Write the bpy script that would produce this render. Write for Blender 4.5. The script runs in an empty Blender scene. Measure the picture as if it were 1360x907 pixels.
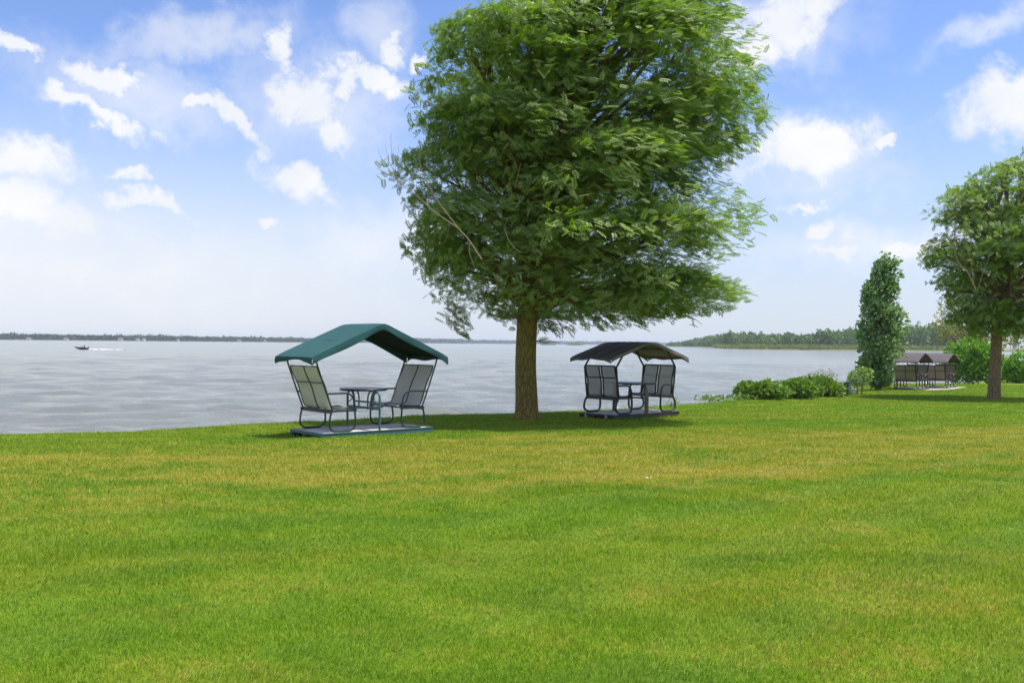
import bpy, math
import numpy as np
from mathutils import Vector, Matrix

# ------------------------------------------------------------------ camera, world, sun, exposure
S = bpy.context.scene
COL = S.collection
F = 1250.0                                   # focal length in pixels of the 1360 px wide photograph
CAM_Z = 1.6
PITCH, ROLL = math.radians(0.124), math.radians(-0.56)
WATER_Z = -1.5
cd = bpy.data.cameras.new('camera'); cam = bpy.data.objects.new('camera', cd); COL.objects.link(cam)
cd.sensor_width = 36; cd.lens = F / 1360 * 36; cd.clip_start = 0.1; cd.clip_end = 30000
cam.location = (0, 0, CAM_Z); cam.rotation_euler = (math.pi / 2 + PITCH, ROLL, 0)
S.camera = cam
SUN_EL, SUN_AZ = math.radians(68), math.radians(94)   # azimuth clockwise from +Y: behind the camera, to the right
sdir = Vector((math.sin(SUN_AZ) * math.cos(SUN_EL), math.cos(SUN_AZ) * math.cos(SUN_EL), math.sin(SUN_EL)))
sl = bpy.data.lights.new('sun', 'SUN'); sl.energy = 4.0; sl.angle = math.radians(4.5); sl.color = (1.0, 0.955, 0.88)
so = bpy.data.objects.new('sun', sl); COL.objects.link(so); so.rotation_euler = sdir.to_track_quat('Z', 'Y').to_euler()
S.view_settings.view_transform = 'Standard'; S.view_settings.look = 'None'
S.view_settings.gamma = 1; S.view_settings.use_curve_mapping = False; S.view_settings.exposure = 0.75
S.cycles.use_denoising = True
S.cycles.max_bounces = 6; S.cycles.diffuse_bounces = 3; S.cycles.transmission_bounces = 4
S.cycles.volume_bounces = 0; S.cycles.transparent_max_bounces = 8

CR = cam.rotation_euler.to_matrix()
def ray(px, py):
    return CR @ Vector(((px - 680) / F, -(py - 453.5) / F, -1)).normalized()
def azel(px, py):
    r = ray(px, py); return math.atan2(r.x, r.y), math.asin(r.z)
def gz(y):                                    # the lawn falls gently away from the camera
    return -0.0145 * max(0.0, y - 7) if y < 70 else -0.9135
def at(px, py):                               # a point of the lawn
    r = ray(px, py); t = 10.0
    for _ in range(60):
        z = gz(r.y * t); t = (z - CAM_Z) / r.z
    return Vector((r.x * t, r.y * t, gz(r.y * t)))
def atd(px, py, d):                           # a point at depth y = d
    r = ray(px, py); t = d / r.y
    return Vector((r.x * t, d, CAM_Z + r.z * t))

class NT:
    def __init__(s, tree): s.t = tree; s.n = tree.nodes; s.l = tree.links
    def new(s, typ, **kw):
        n = s.n.new(typ)
        for k, v in kw.items(): setattr(n, k, v)
        return n
    def put(s, sock, v):
        if isinstance(v, bpy.types.NodeSocket): s.l.new(v, sock)
        elif v is not None: sock.default_value = v
    def m(s, op, a, b=None, c=None, clamp=False):
        n = s.new('ShaderNodeMath', operation=op, use_clamp=clamp)
        for i, v in enumerate((a, b, c)):
            if v is not None: s.put(n.inputs[i], v)
        return n.outputs[0]
    def vm(s, op, a, b=None, scale=None):
        n = s.new('ShaderNodeVectorMath', operation=op)
        s.put(n.inputs[0], a)
        if b is not None: s.put(n.inputs[1], b)
        if scale is not None: s.put(n.inputs['Scale'], scale)
        return n
    def mix(s, f, a, b, blend='MIX'):
        n = s.new('ShaderNodeMix', data_type='RGBA', blend_type=blend)
        s.put(n.inputs[0], f)
        for i, v in ((6, a), (7, b)):
            if isinstance(v, tuple) and len(v) == 3: v = (*v, 1)
            s.put(n.inputs[i], v)
        return n.outputs[2]
    def noise(s, vec, scale, detail=4, rough=.55, dist=0, color=False, lac=2.0):
        n = s.new('ShaderNodeTexNoise')
        if vec is not None: s.l.new(vec, n.inputs['Vector'])
        n.inputs['Scale'].default_value = scale; n.inputs['Detail'].default_value = detail
        n.inputs['Roughness'].default_value = rough; n.inputs['Distortion'].default_value = dist
        n.inputs['Lacunarity'].default_value = lac
        return n.outputs['Color' if color else 'Fac']
    def ss(s, v, lo, hi, a=0.0, b=1.0):
        n = s.new('ShaderNodeMapRange', interpolation_type='SMOOTHSTEP')
        s.put(n.inputs[0], v)
        for i, q in enumerate((lo, hi, a, b)): s.put(n.inputs[1 + i], q)
        return n.outputs[0]
    def mapping(s, vec, loc=(0, 0, 0), rot=(0, 0, 0), sc=(1, 1, 1), typ='POINT'):
        n = s.new('ShaderNodeMapping', vector_type=typ)
        s.l.new(vec, n.inputs[0]); n.inputs[1].default_value = loc; n.inputs[2].default_value = rot; n.inputs[3].default_value = sc
        return n.outputs[0]

# ------------------------------------------------------------------ world: Nishita sky with clouds
W = bpy.data.worlds.new('World'); S.world = W; W.use_nodes = True
T = NT(W.node_tree); T.n.clear()
SKY_STRENGTH = 0.15
sky = T.new('ShaderNodeTexSky', sky_type='NISHITA', sun_disc=False, sun_elevation=SUN_EL, sun_rotation=SUN_AZ,
            altitude=0, air_density=1.0, dust_density=0.6, ozone_density=2.0)
tc = T.new('ShaderNodeTexCoord'); dirv = tc.outputs['Generated']
sep = T.new('ShaderNodeSeparateXYZ'); T.l.new(dirv, sep.inputs[0])
az = T.m('ARCTAN2', sep.outputs[0], sep.outputs[1]); el = T.m('ARCSINE', sep.outputs[2])
cmb = T.new('ShaderNodeCombineXYZ'); T.l.new(az, cmb.inputs[0]); T.l.new(el, cmb.inputs[1])
# ragged edges: the coordinates are stirred by noise before the clouds are laid in
n1 = T.noise(dirv, 13, 5, .6, color=True)
n2 = T.noise(dirv, 46, 4, .6, color=True)
w1 = T.vm('SCALE', T.vm('SUBTRACT', n1, (.5, .5, .5)).outputs[0], scale=.075).outputs[0]
w2 = T.vm('SCALE', T.vm('SUBTRACT', n2, (.5, .5, .5)).outputs[0], scale=.03).outputs[0]
wv = T.vm('ADD', w1, w2).outputs[0]
pw = T.vm('ADD', cmb.outputs[0], wv).outputs[0]
fine = T.noise(dirv, 24, 9, .66, dist=.4)
def cloud_union(lst):
    acc = None
    for (cx, cy, rx, ry, ang) in lst:
        a0, e0 = azel(cx, cy)
        mp = T.mapping(pw, (a0, e0, 0), (0, 0, math.radians(-ang)), (rx * 1.12 / F, ry * 1.12 / F, 1), 'TEXTURE')
        s2 = T.new('ShaderNodeVectorMath', operation='MULTIPLY'); T.l.new(mp, s2.inputs[0]); s2.inputs[1].default_value = (1, 1, 0)
        v = T.m('SUBTRACT', 1.0, T.vm('LENGTH', s2.outputs[0]).outputs['Value'])
        acc = v if acc is None else T.m('MAXIMUM', acc, v)
    return acc
dense = cloud_union([(368, 58, 26, 30, 10), (402, 118, 60, 46, 0), (436, 168, 38, 30, 40), (478, 102, 56, 20, 12), (318, 155, 62, 17, 38), (262, 140, 40, 14, -20),
                     (140, 104, 72, 22, 6), (128, 152, 92, 18, 20), (28, 205, 66, 34, 5), (40, 268, 95, 40, 8), (172, 230, 28, 12, 10), (198, 268, 66, 14, 12),
                     (398, 240, 56, 27, 16), (512, 66, 32, 26, 50), (1045, 28, 88, 48, -12), (1000, 70, 70, 40, 0), (1076, 200, 112, 52, -3), (1188, 188, 16, 10, 0),
                     (1338, 138, 78, 54, 0), (1066, 272, 34, 11, 0), (1092, 303, 26, 12, 0), (20, 70, 40, 14, 10), (350, 292, 16, 8, 0), (1120, 335, 60, 14, 0), (1210, 330, 60, 18, 0), (560, 82, 18, 16, 0)])
dm = T.ss(T.m('ADD', dense, T.m('MULTIPLY', T.m('SUBTRACT', fine, .5), 1.6)), .02, .72)
soft = cloud_union([(60, 300, 170, 70, 10), (250, 60, 200, 36, -14), (500, 40, 70, 70, 60), (560, 330, 260, 70, 0), (180, 130, 190, 60, 8), (420, 130, 150, 90, 0),
                    (1080, 210, 150, 80, 0), (1330, 30, 120, 24, -15), (1040, 40, 130, 80, 0), (1150, 330, 200, 40, 0), (200, 360, 420, 80, 4)])
sm = T.m('MULTIPLY', T.ss(T.m('ADD', soft, T.m('MULTIPLY', T.m('SUBTRACT', fine, .5), .9)), .0, 1.0), .60)
# clouds of the sky outside the picture (they light the place and mirror in the lake)
pl = T.vm('SCALE', dirv, scale=T.m('DIVIDE', 1.0, T.m('ADD', T.m('MAXIMUM', sep.outputs[2], 0), .18))).outputs[0]
gen = T.ss(T.noise(pl, 1.5, 7, .55, dist=.4), .45, .62)
out = T.m('MAXIMUM', T.ss(T.m('ABSOLUTE', az), .56, .75), T.ss(el, .42, .55))
gm = T.m('MULTIPLY', gen, out)
# thin milky air low over the lake
low = T.ss(el, .0, .30, 1.0, 0.0)
lowc = T.m('MULTIPLY', T.m('POWER', low, 1.1), T.m('ADD', .86, T.m('MULTIPLY', T.noise(T.mapping(dirv, sc=(1, 1, 5)), 3.5, 5, .55), .42)), clamp=True)
leftm = T.ss(az, -.62, .35, 1.0, .72)
lowc = T.m('MULTIPLY', lowc, leftm)
mask = T.m('MAXIMUM', T.m('MAXIMUM', dm, sm), gm)
skyc = T.mix(1.0, sky.outputs[0], (0.57, .615, .79), 'MULTIPLY')
C1 = 1 / SKY_STRENGTH
hazec = (0.415 * C1, 0.455 * C1, 0.525 * C1)
shade = T.ss(T.noise(dirv, 9, 4, .5), .35, .7, 0.0, 1.0)
cloudc = T.mix(shade, (0.52 * C1, 0.54 * C1, 0.58 * C1), (0.60 * C1, 0.60 * C1, 0.605 * C1))
c = T.mix(lowc, skyc, T.mix(T.ss(az, -.55, .10), (0.50 * C1, 0.525 * C1, 0.565 * C1), hazec))
c = T.mix(mask, c, cloudc)
bg = T.new('ShaderNodeBackground'); T.l.new(c, bg.inputs[0]); bg.inputs[1].default_value = SKY_STRENGTH
wo = T.new('ShaderNodeOutputWorld'); T.l.new(bg.outputs[0], wo.inputs[0])
W.cycles.sampling_method = 'MANUAL'; W.cycles.sample_map_resolution = 512

rng = np.random.default_rng(7)

# ------------------------------------------------------------------ helpers
def link(o, parent=None):
    COL.objects.link(o)
    if parent is not None: o.parent = parent
    return o
def tag(o, label=None, cat=None, group=None, kind=None):
    for k, v in (('label', label), ('category', cat), ('group', group), ('kind', kind)):
        if v: o[k] = v
    return o
def empty(name, loc, rz=0):
    o = bpy.data.objects.new(name, None); COL.objects.link(o); o.location = loc; o.rotation_euler = (0, 0, rz); o.empty_display_size = .2
    return o
def np_mesh(name, V, loops, totals, mat, parent=None, rnd=None, smooth=False, attr='rnd'):
    """one mesh object from flat arrays; totals = corners per face"""
    me = bpy.data.meshes.new(name)
    V = np.asarray(V, np.float32).reshape(-1, 3); loops = np.asarray(loops, np.int32).ravel(); totals = np.asarray(totals, np.int32)
    me.vertices.add(len(V)); me.vertices.foreach_set('co', V.ravel())
    me.loops.add(len(loops)); me.loops.foreach_set('vertex_index', loops)
    me.polygons.add(len(totals)); st = np.concatenate([[0], np.cumsum(totals)[:-1]]).astype(np.int32)
    me.polygons.foreach_set('loop_start', st)
    me.polygons.foreach_set('use_smooth', np.full(len(totals), smooth, bool))
    if rnd is not None:
        a = me.attributes.new(attr, 'FLOAT', 'FACE'); a.data.foreach_set('value', np.asarray(rnd, np.float32))
    me.update(calc_edges=True); me.validate()
    me.materials.append(mat)
    o = bpy.data.objects.new(name, me); link(o, parent)
    return o
class MB:
    """collects boxes, tubes and sheets, then builds ONE mesh object"""
    def __init__(s): s.v = []; s.f = []
    def add(s, vs, fs):
        b = len(s.v); s.v += [tuple(v) for v in vs]; s.f += [tuple(i + b for i in f) for f in fs]
    def box(s, c, size, rz=0, rot=None):
        hx, hy, hz = [q / 2 for q in size]; R = rot if rot is not None else Matrix.Rotation(rz, 3, 'Z')
        vs = [Vector(c) + R @ Vector((x * hx, y * hy, z * hz)) for z in (-1, 1) for y in (-1, 1) for x in (-1, 1)]
        s.add(vs, [(0, 2, 3, 1), (4, 5, 7, 6), (0, 1, 5, 4), (2, 6, 7, 3), (0, 4, 6, 2), (1, 3, 7, 5)])
    def bar(s, a, b, w, h, up=(0, 0, 1)):
        a = Vector(a); b = Vector(b); d = (b - a).normalized(); u = Vector(up)
        sd = d.cross(u).normalized(); u = sd.cross(d)
        vs = [p + sd * x * w / 2 + u * z * h / 2 for p in (a, b) for x, z in ((-1, -1), (1, -1), (1, 1), (-1, 1))]
        s.add(vs, [(0, 1, 2, 3), (7, 6, 5, 4), (0, 4, 5, 1), (1, 5, 6, 2), (2, 6, 7, 3), (3, 7, 4, 0)])
    def tube(s, pts, r, n=8, sub=5, straight=False):
        pts = [Vector(p) for p in pts]
        if not straight and len(pts) > 2: pts = spline(pts, sub)
        rr = r if isinstance(r, (list, tuple)) else None
        m = len(pts); vs = []; prev = None
        for i, p in enumerate(pts):
            d = (pts[min(i + 1, m - 1)] - pts[max(i - 1, 0)]).normalized()
            if prev is None:
                ref = Vector((0, 0, 1)) if abs(d.z) < .9 else Vector((1, 0, 0)); sd = d.cross(ref).normalized()
            else: sd = (prev - d * prev.dot(d)).normalized()
            prev = sd; u = d.cross(sd)
            q = r if rr is None else rr[0] + (rr[1] - rr[0]) * i / (m - 1)
            vs += [p + (sd * math.cos(2 * math.pi * k / n) + u * math.sin(2 * math.pi * k / n)) * q for k in range(n)]
        fs = [(i * n + k, i * n + (k + 1) % n, (i + 1) * n + (k + 1) % n, (i + 1) * n + k) for i in range(m - 1) for k in range(n)]
        fs += [tuple(range(n - 1, -1, -1)), tuple((m - 1) * n + k for k in range(n))]
        s.add(vs, fs)
    def sheet(s, grid, th=.004):
        """a cloth: rows of points, given a small thickness along its normals"""
        R = len(grid); Cn = len(grid[0]); g = [[Vector(p) for p in row] for row in grid]; top = []; bot = []
        for i in range(R):
            for j in range(Cn):
                a = g[min(i + 1, R - 1)][j] - g[max(i - 1, 0)][j]; b = g[i][min(j + 1, Cn - 1)] - g[i][max(j - 1, 0)]
                n = a.cross(b); n = n.normalized() if n.length > 1e-9 else Vector((0, 0, 1))
                top.append(g[i][j] + n * th / 2); bot.append(g[i][j] - n * th / 2)
        N = R * Cn; fs = []
        for i in range(R - 1):
            for j in range(Cn - 1):
                a, b, c2, d = i * Cn + j, i * Cn + j + 1, (i + 1) * Cn + j + 1, (i + 1) * Cn + j
                fs += [(a, d, c2, b), (N + a, N + b, N + c2, N + d)]
        per = [j for j in range(Cn)] + [i * Cn + Cn - 1 for i in range(1, R)] + [(R - 1) * Cn + j for j in range(Cn - 2, -1, -1)] + [i * Cn for i in range(R - 2, 0, -1)]
        fs += [(per[k], per[(k + 1) % len(per)], N + per[(k + 1) % len(per)], N + per[k]) for k in range(len(per))]
        s.add(top + bot, fs)
    def build(s, name, mat, parent=None, smooth=False, bevel=0):
        me = bpy.data.meshes.new(name); me.from_pydata(s.v, [], s.f); me.update(); me.materials.append(mat)
        if smooth:
            me.polygons.foreach_set('use_smooth', [True] * len(me.polygons)); me.set_sharp_from_angle(angle=math.radians(40))
        o = bpy.data.objects.new(name, me); link(o, parent)
        if bevel:
            b = o.modifiers.new('bevel', 'BEVEL'); b.width = bevel; b.segments = 2; b.limit_method = 'ANGLE'
        return o
def spline(pts, sub):
    o = []; n = len(pts)
    for i in range(n - 1):
        p0, p1, p2, p3 = pts[max(i - 1, 0)], pts[i], pts[i + 1], pts[min(i + 2, n - 1)]
        for k in range(sub):
            t = k / sub
            o.append(.5 * ((2 * p1) + (p2 - p0) * t + (2 * p0 - 5 * p1 + 4 * p2 - p3) * t * t + (3 * p1 - p0 - 3 * p2 + p3) * t ** 3))
    o.append(pts[-1]); return o

# ------------------------------------------------------------------ materials
def mat(name):
    m = bpy.data.materials.new(name); m.use_nodes = True; t = NT(m.node_tree); t.n.clear()
    t.out = t.new('ShaderNodeOutputMaterial'); return m, t
def principled(t, color, rough=.5, metal=0, spec=.5, normal=None):
    b = t.new('ShaderNodeBsdfPrincipled')
    if isinstance(color, tuple): color = (*color, 1)
    t.put(b.inputs['Base Color'], color); t.put(b.inputs['Roughness'], rough); t.put(b.inputs['Metallic'], metal)
    t.put(b.inputs['Specular IOR Level'], spec)
    if normal is not None: t.l.new(normal, b.inputs['Normal'])
    return b.outputs[0]
def bump(t, h, dist=.01, strength=1.0, normal=None):
    b = t.new('ShaderNodeBump'); t.l.new(h, b.inputs['Height']); b.inputs['Distance'].default_value = dist; b.inputs['Strength'].default_value = strength
    if normal is not None: t.l.new(normal, b.inputs['Normal'])
    return b.outputs[0]
def objco(t): return t.new('ShaderNodeTexCoord').outputs['Object']

def painted(name, color, rough=.4, var=.25, metal=0):
    m, t = mat(name); o = objco(t)
    n = t.noise(o, 6, 5, .6); n2 = t.noise(o, 60, 3, .6)
    dk = tuple(q * (1 - var) for q in color); lt = tuple(min(1, q * (1 + var)) for q in color)
    c = t.mix(n, dk, lt); c = t.mix(t.ss(n2, .62, .75, 0, .35), c, tuple(q * .5 + .06 for q in color))
    s = principled(t, c, t.m('ADD', rough - .08, t.m('MULTIPLY', n2, .2)), metal, .5, bump(t, n2, .0006, .5))
    t.l.new(s, t.out.inputs[0]); return m
def cloth(name, color, trans=.25, fade=.25, weave=900):
    m, t = mat(name); o = objco(t)
    n = t.noise(o, 3.5, 5, .6); n2 = t.noise(o, 25, 4, .6)
    c = t.mix(n, tuple(q * (1 - fade) for q in color), tuple(min(1, q * (1 + fade)) for q in color))
    c = t.mix(t.ss(n2, .55, .8, 0, .3), c, tuple(q * .6 for q in color))
    nb = bump(t, t.noise(o, weave, 1, .5), .0008, .5, bump(t, t.noise(o, 7, 3, .5), .02, .5))
    s = principled(t, c, .85, 0, .12, nb)
    tr = t.new('ShaderNodeBsdfTranslucent'); t.l.new(c, tr.inputs[0])
    mx = t.new('ShaderNodeMixShader'); mx.inputs[0].default_value = trans; t.l.new(s, mx.inputs[1]); t.l.new(tr.outputs[0], mx.inputs[2])
    t.l.new(mx.outputs[0], t.out.inputs[0]); return m
def mesh_sling(name, color, see=.25):
    """open weave of a sling seat: a little of what is behind shows through"""
    m, t = mat(name); o = objco(t)
    n = t.noise(o, 5, 5, .6)
    c = t.mix(n, tuple(q * .82 for q in color), tuple(q * 1.15 for q in color))
    s = principled(t, c, .7, 0, .3, bump(t, t.noise(o, 500, 1, .5), .001, .6))
    tr = t.new('ShaderNodeBsdfTranslucent'); t.l.new(c, tr.inputs[0])
    tp = t.new('ShaderNodeBsdfTransparent')
    mx = t.new('ShaderNodeMixShader'); mx.inputs[0].default_value = .3; t.l.new(s, mx.inputs[1]); t.l.new(tr.outputs[0], mx.inputs[2])
    m2 = t.new('ShaderNodeMixShader'); m2.inputs[0].default_value = see; t.l.new(mx.outputs[0], m2.inputs[1]); t.l.new(tp.outputs[0], m2.inputs[2])
    t.l.new(m2.outputs[0], t.out.inputs[0]); return m
def leafmat(name, dark, light, back, trans=.3, rough=.42, yellow=None, pscale=.8, spec=.25):
    """leaf: colour varies leaf by leaf and bough by bough, the underside is paler, light passes through"""
    m, t = mat(name); o = objco(t)
    at_ = t.new('ShaderNodeAttribute', attribute_name='rnd')
    f = t.m('ADD', t.m('MULTIPLY', at_.outputs['Fac'], .6), t.m('MULTIPLY', t.noise(o, pscale, 3, .5), .5), clamp=True)
    c = t.mix(f, dark, light)
    if yellow: c = t.mix(t.ss(at_.outputs['Fac'], .90, .98, 0, .8), c, yellow)
    g = t.new('ShaderNodeNewGeometry')
    cb = t.mix(t.m('MULTIPLY', g.outputs['Backfacing'], .75), c, back)
    s = principled(t, cb, rough, 0, spec)
    tr = t.new('ShaderNodeBsdfTranslucent'); t.l.new(t.mix(1.0, c, (1.35, 1.5, .6), 'MULTIPLY'), tr.inputs[0])
    mx = t.new('ShaderNodeMixShader'); mx.inputs[0].default_value = trans; t.l.new(s, mx.inputs[1]); t.l.new(tr.outputs[0], mx.inputs[2])
    t.l.new(mx.outputs[0], t.out.inputs[0]); return m
def barkmat(name, c1, c2, moss):
    m, t = mat(name); o = objco(t)
    n = t.noise(t.mapping(o, sc=(1, 1, .18)), 28, 5, .65); n2 = t.noise(o, 3, 4, .6); v = t.new('ShaderNodeTexVoronoi', feature='DISTANCE_TO_EDGE')
    t.l.new(t.mapping(o, sc=(1, 1, .25)), v.inputs[0]); v.inputs['Scale'].default_value = 16
    c = t.mix(n, c1, c2); c = t.mix(t.ss(n2, .35, .7, .15, .85), c, moss)
    c = t.mix(t.ss(v.outputs[0], .0, .12, .65, 0), c, tuple(q * .35 for q in c1))
    sp = t.noise(o, 45, 2, .5); c = t.mix(t.ss(sp, .72, .8, 0, .5), c, (.38, .36, .26))
    h = t.m('ADD', n, t.m('MULTIPLY', t.ss(v.outputs[0], 0, .2), .8))
    t.l.new(principled(t, c, .9, 0, .2, bump(t, h, .03, .9)), t.out.inputs[0]); return m

# ---- lawn colours, shared by the ground and the blades
def lawn_color(t, o, per_blade=None):
    warp = t.vm('ADD', o, t.vm('SCALE', t.vm('SUBTRACT', t.noise(o, .35, 3, .5, color=True), (.5, .5, .5)).outputs[0], scale=3.0).outputs[0]).outputs[0]
    stripe = t.mapping(warp, rot=(0, 0, math.radians(-44)), sc=(.30, 1, 1))   # patches drawn out along the mowing direction
    big = t.noise(stripe, .38, 4, .55); mid = t.noise(stripe, 1.5, 4, .6); small = t.noise(o, 5.5, 4, .6)
    sp = t.new('ShaderNodeSeparateXYZ'); t.l.new(o, sp.inputs[0])
    # the dry belt across the middle of the lawn, along the shore
    q = t.m('SUBTRACT', sp.outputs[1], t.m('MULTIPLY', sp.outputs[0], .42))
    qn = t.m('ADD', q, t.m('MULTIPLY', t.m('SUBTRACT', big, .5), 5.0))
    belt = t.m('MULTIPLY', t.ss(qn, 9.0, 12.2), t.ss(qn, 16.5, 18.6, 1, 0))
    dry = t.m('ADD', t.m('MULTIPLY', belt, .40), t.m('ADD', t.m('MULTIPLY', t.m('SUBTRACT', mid, .5), 1.25), t.m('MULTIPLY', t.m('SUBTRACT', big, .5), .6)))
    dry = t.m('ADD', dry, t.m('MULTIPLY', t.m('SUBTRACT', small, .5), 1.1))
    if per_blade is not None: dry = t.m('ADD', dry, t.m('MULTIPLY', t.m('SUBTRACT', per_blade, .5), .55))
    g = t.mix(t.ss(mid, .3, .7), (.13, .26, .008), (.205, .345, .012))
    g = t.mix(t.ss(big, .35, .65, 0, .4), g, (.26, .30, .012))
    if per_blade is not None:
        g = t.mix(t.ss(per_blade, .0, .5, .5, 0), g, (.06, .13, .010))
    rd = t.ss(t.noise(stripe, 2.2, 3, .6), .60, .74, 0, .35)
    g = t.mix(rd, g, (.29, .29, .03))
    c = t.mix(t.ss(dry, .12, .42), g, (.325, .33, .035))
    c = t.mix(t.ss(dry, .46, 1.1), c, (.52, .37, .11))
    if per_blade is not None:      # every blade a little lighter or darker than its neighbour
        k = t.m('ADD', .68, t.m('MULTIPLY', t.m('FRACT', t.m('MULTIPLY', per_blade, 37.7)), .68))
        c = t.vm('SCALE', c, scale=k).outputs[0]
    return c
mG, t = mat('turf_soil'); o = objco(t)
c = t.mix(.45, lawn_color(t, o), (.07, .055, .02))
geo = t.new('ShaderNodeNewGeometry'); sz = t.new('ShaderNodeSeparateXYZ'); t.l.new(geo.outputs['True Normal'], sz.inputs[0])
stone = t.mix(t.noise(o, 2.5, 5, .6), (.10, .095, .08), (.30, .28, .24))
c = t.mix(t.ss(sz.outputs[2], .75, .92, 1, 0), c, stone)
t.l.new(principled(t, c, .95, 0, .1, bump(t, t.noise(o, 30, 4, .6), .03, .8)), t.out.inputs[0])
mB, t = mat('grass_blades'); o = objco(t)
ab = t.new('ShaderNodeAttribute', attribute_name='rnd')
c = lawn_color(t, o, ab.outputs['Fac'])
s_ = principled(t, c, .5, 0, .35)
tr = t.new('ShaderNodeBsdfTranslucent'); t.l.new(t.mix(1.0, c, (1.2, 1.3, .7), 'MULTIPLY'), tr.inputs[0])
mx = t.new('ShaderNodeMixShader'); mx.inputs[0].default_value = .35; t.l.new(s_, mx.inputs[1]); t.l.new(tr.outputs[0], mx.inputs[2]); t.l.new(mx.outputs[0], t.out.inputs[0])

# ---- lake
mW, t = mat('lake_water'); o = objco(t)
st = t.mapping(o, rot=(0, 0, math.radians(-20)), sc=(.42, 1, 1))
h = t.m('ADD', t.m('MULTIPLY', t.noise(st, 3.0, 6, .75), .62), t.m('MULTIPLY', t.noise(st, 1.0, 3, .5), .42))
h2 = 0.0
cw = t.mix(t.noise(st, .05, 4, .55), (.205, .225, .20), (.235, .25, .22))
foam = t.m('MULTIPLY', t.ss(t.noise(t.mapping(o, sc=(.35, 1, 1)), .55, 6, .7), .775, .80), .35)
cw = t.mix(foam, cw, (.75, .78, .78))
t.l.new(principled(t, cw, t.m('ADD', .12, t.m('MULTIPLY', foam, .5)), 0, .5, bump(t, t.m('ADD', h, h2), 1.0, .75)), t.out.inputs[0])

# ------------------------------------------------------------------ shoreline and ground
shore = [at(*p) for p in ((0, 575), (185, 570), (370, 562.5), (500, 556), (620, 549.5), (750, 545), (910, 537.5), (985, 531.5), (1060, 526.5), (1110, 523), (1150, 517.5))]
shore = [Vector((-400, -160, 0)), Vector((-60, -4, 0)), Vector((-22, 12.2, 0))] + shore + [Vector((21, 58, 0)), Vector((27, 63, 0)), Vector((36, 72, 0)), Vector((60, 95, 0)), Vector((160, 150, 0)), Vector((500, 240, 0))]
SH = np.array([(p.x, p.y) for p in shore])
def sdist(x, y):
    """distance from the shoreline, positive on the lawn"""
    x = np.asarray(x, float); y = np.asarray(y, float); best = np.full(x.shape, 1e9); sg = np.ones(x.shape)
    for (ax, ay), (bx, by) in zip(SH[:-1], SH[1:]):
        dx, dy = bx - ax, by - ay; L2 = dx * dx + dy * dy
        u = np.clip(((x - ax) * dx + (y - ay) * dy) / L2, 0, 1)
        ex, ey = x - ax - u * dx, y - ay - u * dy; d = np.hypot(ex, ey)
        cr = dx * (y - ay) - dy * (x - ax); m = d < best - 1e-9
        best = np.where(m, d, best); sg = np.where(m, np.where(cr < 0, 1, -1), sg)
    return best * sg
def und(x, y):
    return .012 * np.sin(x * 1.1 + .7 * y) + .010 * np.sin(x * .53 - y * 1.31 + 1) + .02 * np.sin(x * .23 + y * .31 + 2)
def ground_z(x, y):
    s = sdist(x, y)
    z = -0.0145 * np.clip(y - 7, 0, 63) + und(x, y)
    z = z - .085 * np.exp(-(((x + 4.35) / .75) ** 2 + ((y - 17.7) / .8) ** 2))
    e = np.clip((.7 - s) / 1.0, 0, 1); z = z - .07 * e * e
    k = np.clip((-.15 - s) / 1.1, 0, 1); z = z - k * 1.6 - np.clip(-s - 1.3, 0, 40) * .08
    return z
def axis(parts):
    o_ = []
    for a, b, st_ in parts: o_ += list(np.arange(a, b, st_))
    return np.array(o_ + [parts[-1][1]])
gx = axis([(-600, -60, 30), (-60, -16, 2), (-16, 28, .22), (28, 60, 1), (60, 600, 20)])
gy = axis([(-300, -20, 20), (-20, 8, 2), (8, 60, .22), (60, 100, 2), (100, 320, 20)])
X, Y = np.meshgrid(gx, gy); Z = ground_z(X, Y)
nx, ny = len(gx), len(gy)
I = np.arange(nx * ny).reshape(ny, nx)
quads = np.stack([I[:-1, :-1], I[:-1, 1:], I[1:, 1:], I[1:, :-1]], -1).reshape(-1, 4)
ground = np_mesh('ground', np.stack([X, Y, Z], -1), quads, np.full(len(quads), 4), mG, smooth=True); tag(ground, kind='structure')

# ---- water: a fan of rings with real waves, growing coarser with distance
ang = np.linspace(-1.75, 1.75, 520); rad = np.exp(np.linspace(math.log(9), math.log(7000), 760))
A, R = np.meshgrid(ang, rad); WX = R * np.sin(A); WY = R * np.cos(A); WZ = np.zeros_like(WX)
sp_r = R * (math.log(7000 / 9) / 760); sp_a = R * 3.5 / 520; sp = np.maximum(sp_r, sp_a * .6)
for k in range(46):
    lam = float(np.exp(rng.uniform(math.log(.6), math.log(7.0)))); th = math.radians(-68) + rng.normal(0, .38)
    amp = .0075 * lam ** .9; fade = np.clip((lam / sp - 2.2) / 2.5, 0, 1)
    ph = 2 * math.pi / lam * (WX * math.cos(th) + WY * math.sin(th)) + rng.uniform(0, 6.28)
    WZ += amp * fade * (np.sin(ph) - .32 * np.cos(2 * ph))
I = np.arange(WX.size).reshape(WX.shape)
quads = np.stack([I[:-1, :-1], I[:-1, 1:], I[1:, 1:], I[1:, :-1]], -1).reshape(-1, 4)
quads = quads[:, ::-1]
water = np_mesh('water', np.stack([WX, WY, WZ + WATER_Z], -1), quads, np.full(len(quads), 4), mW, smooth=True); tag(water, kind='structure')
# make sure the surface faces up
if water.data.polygons[0].normal.z < 0: water.data.flip_normals()

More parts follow.
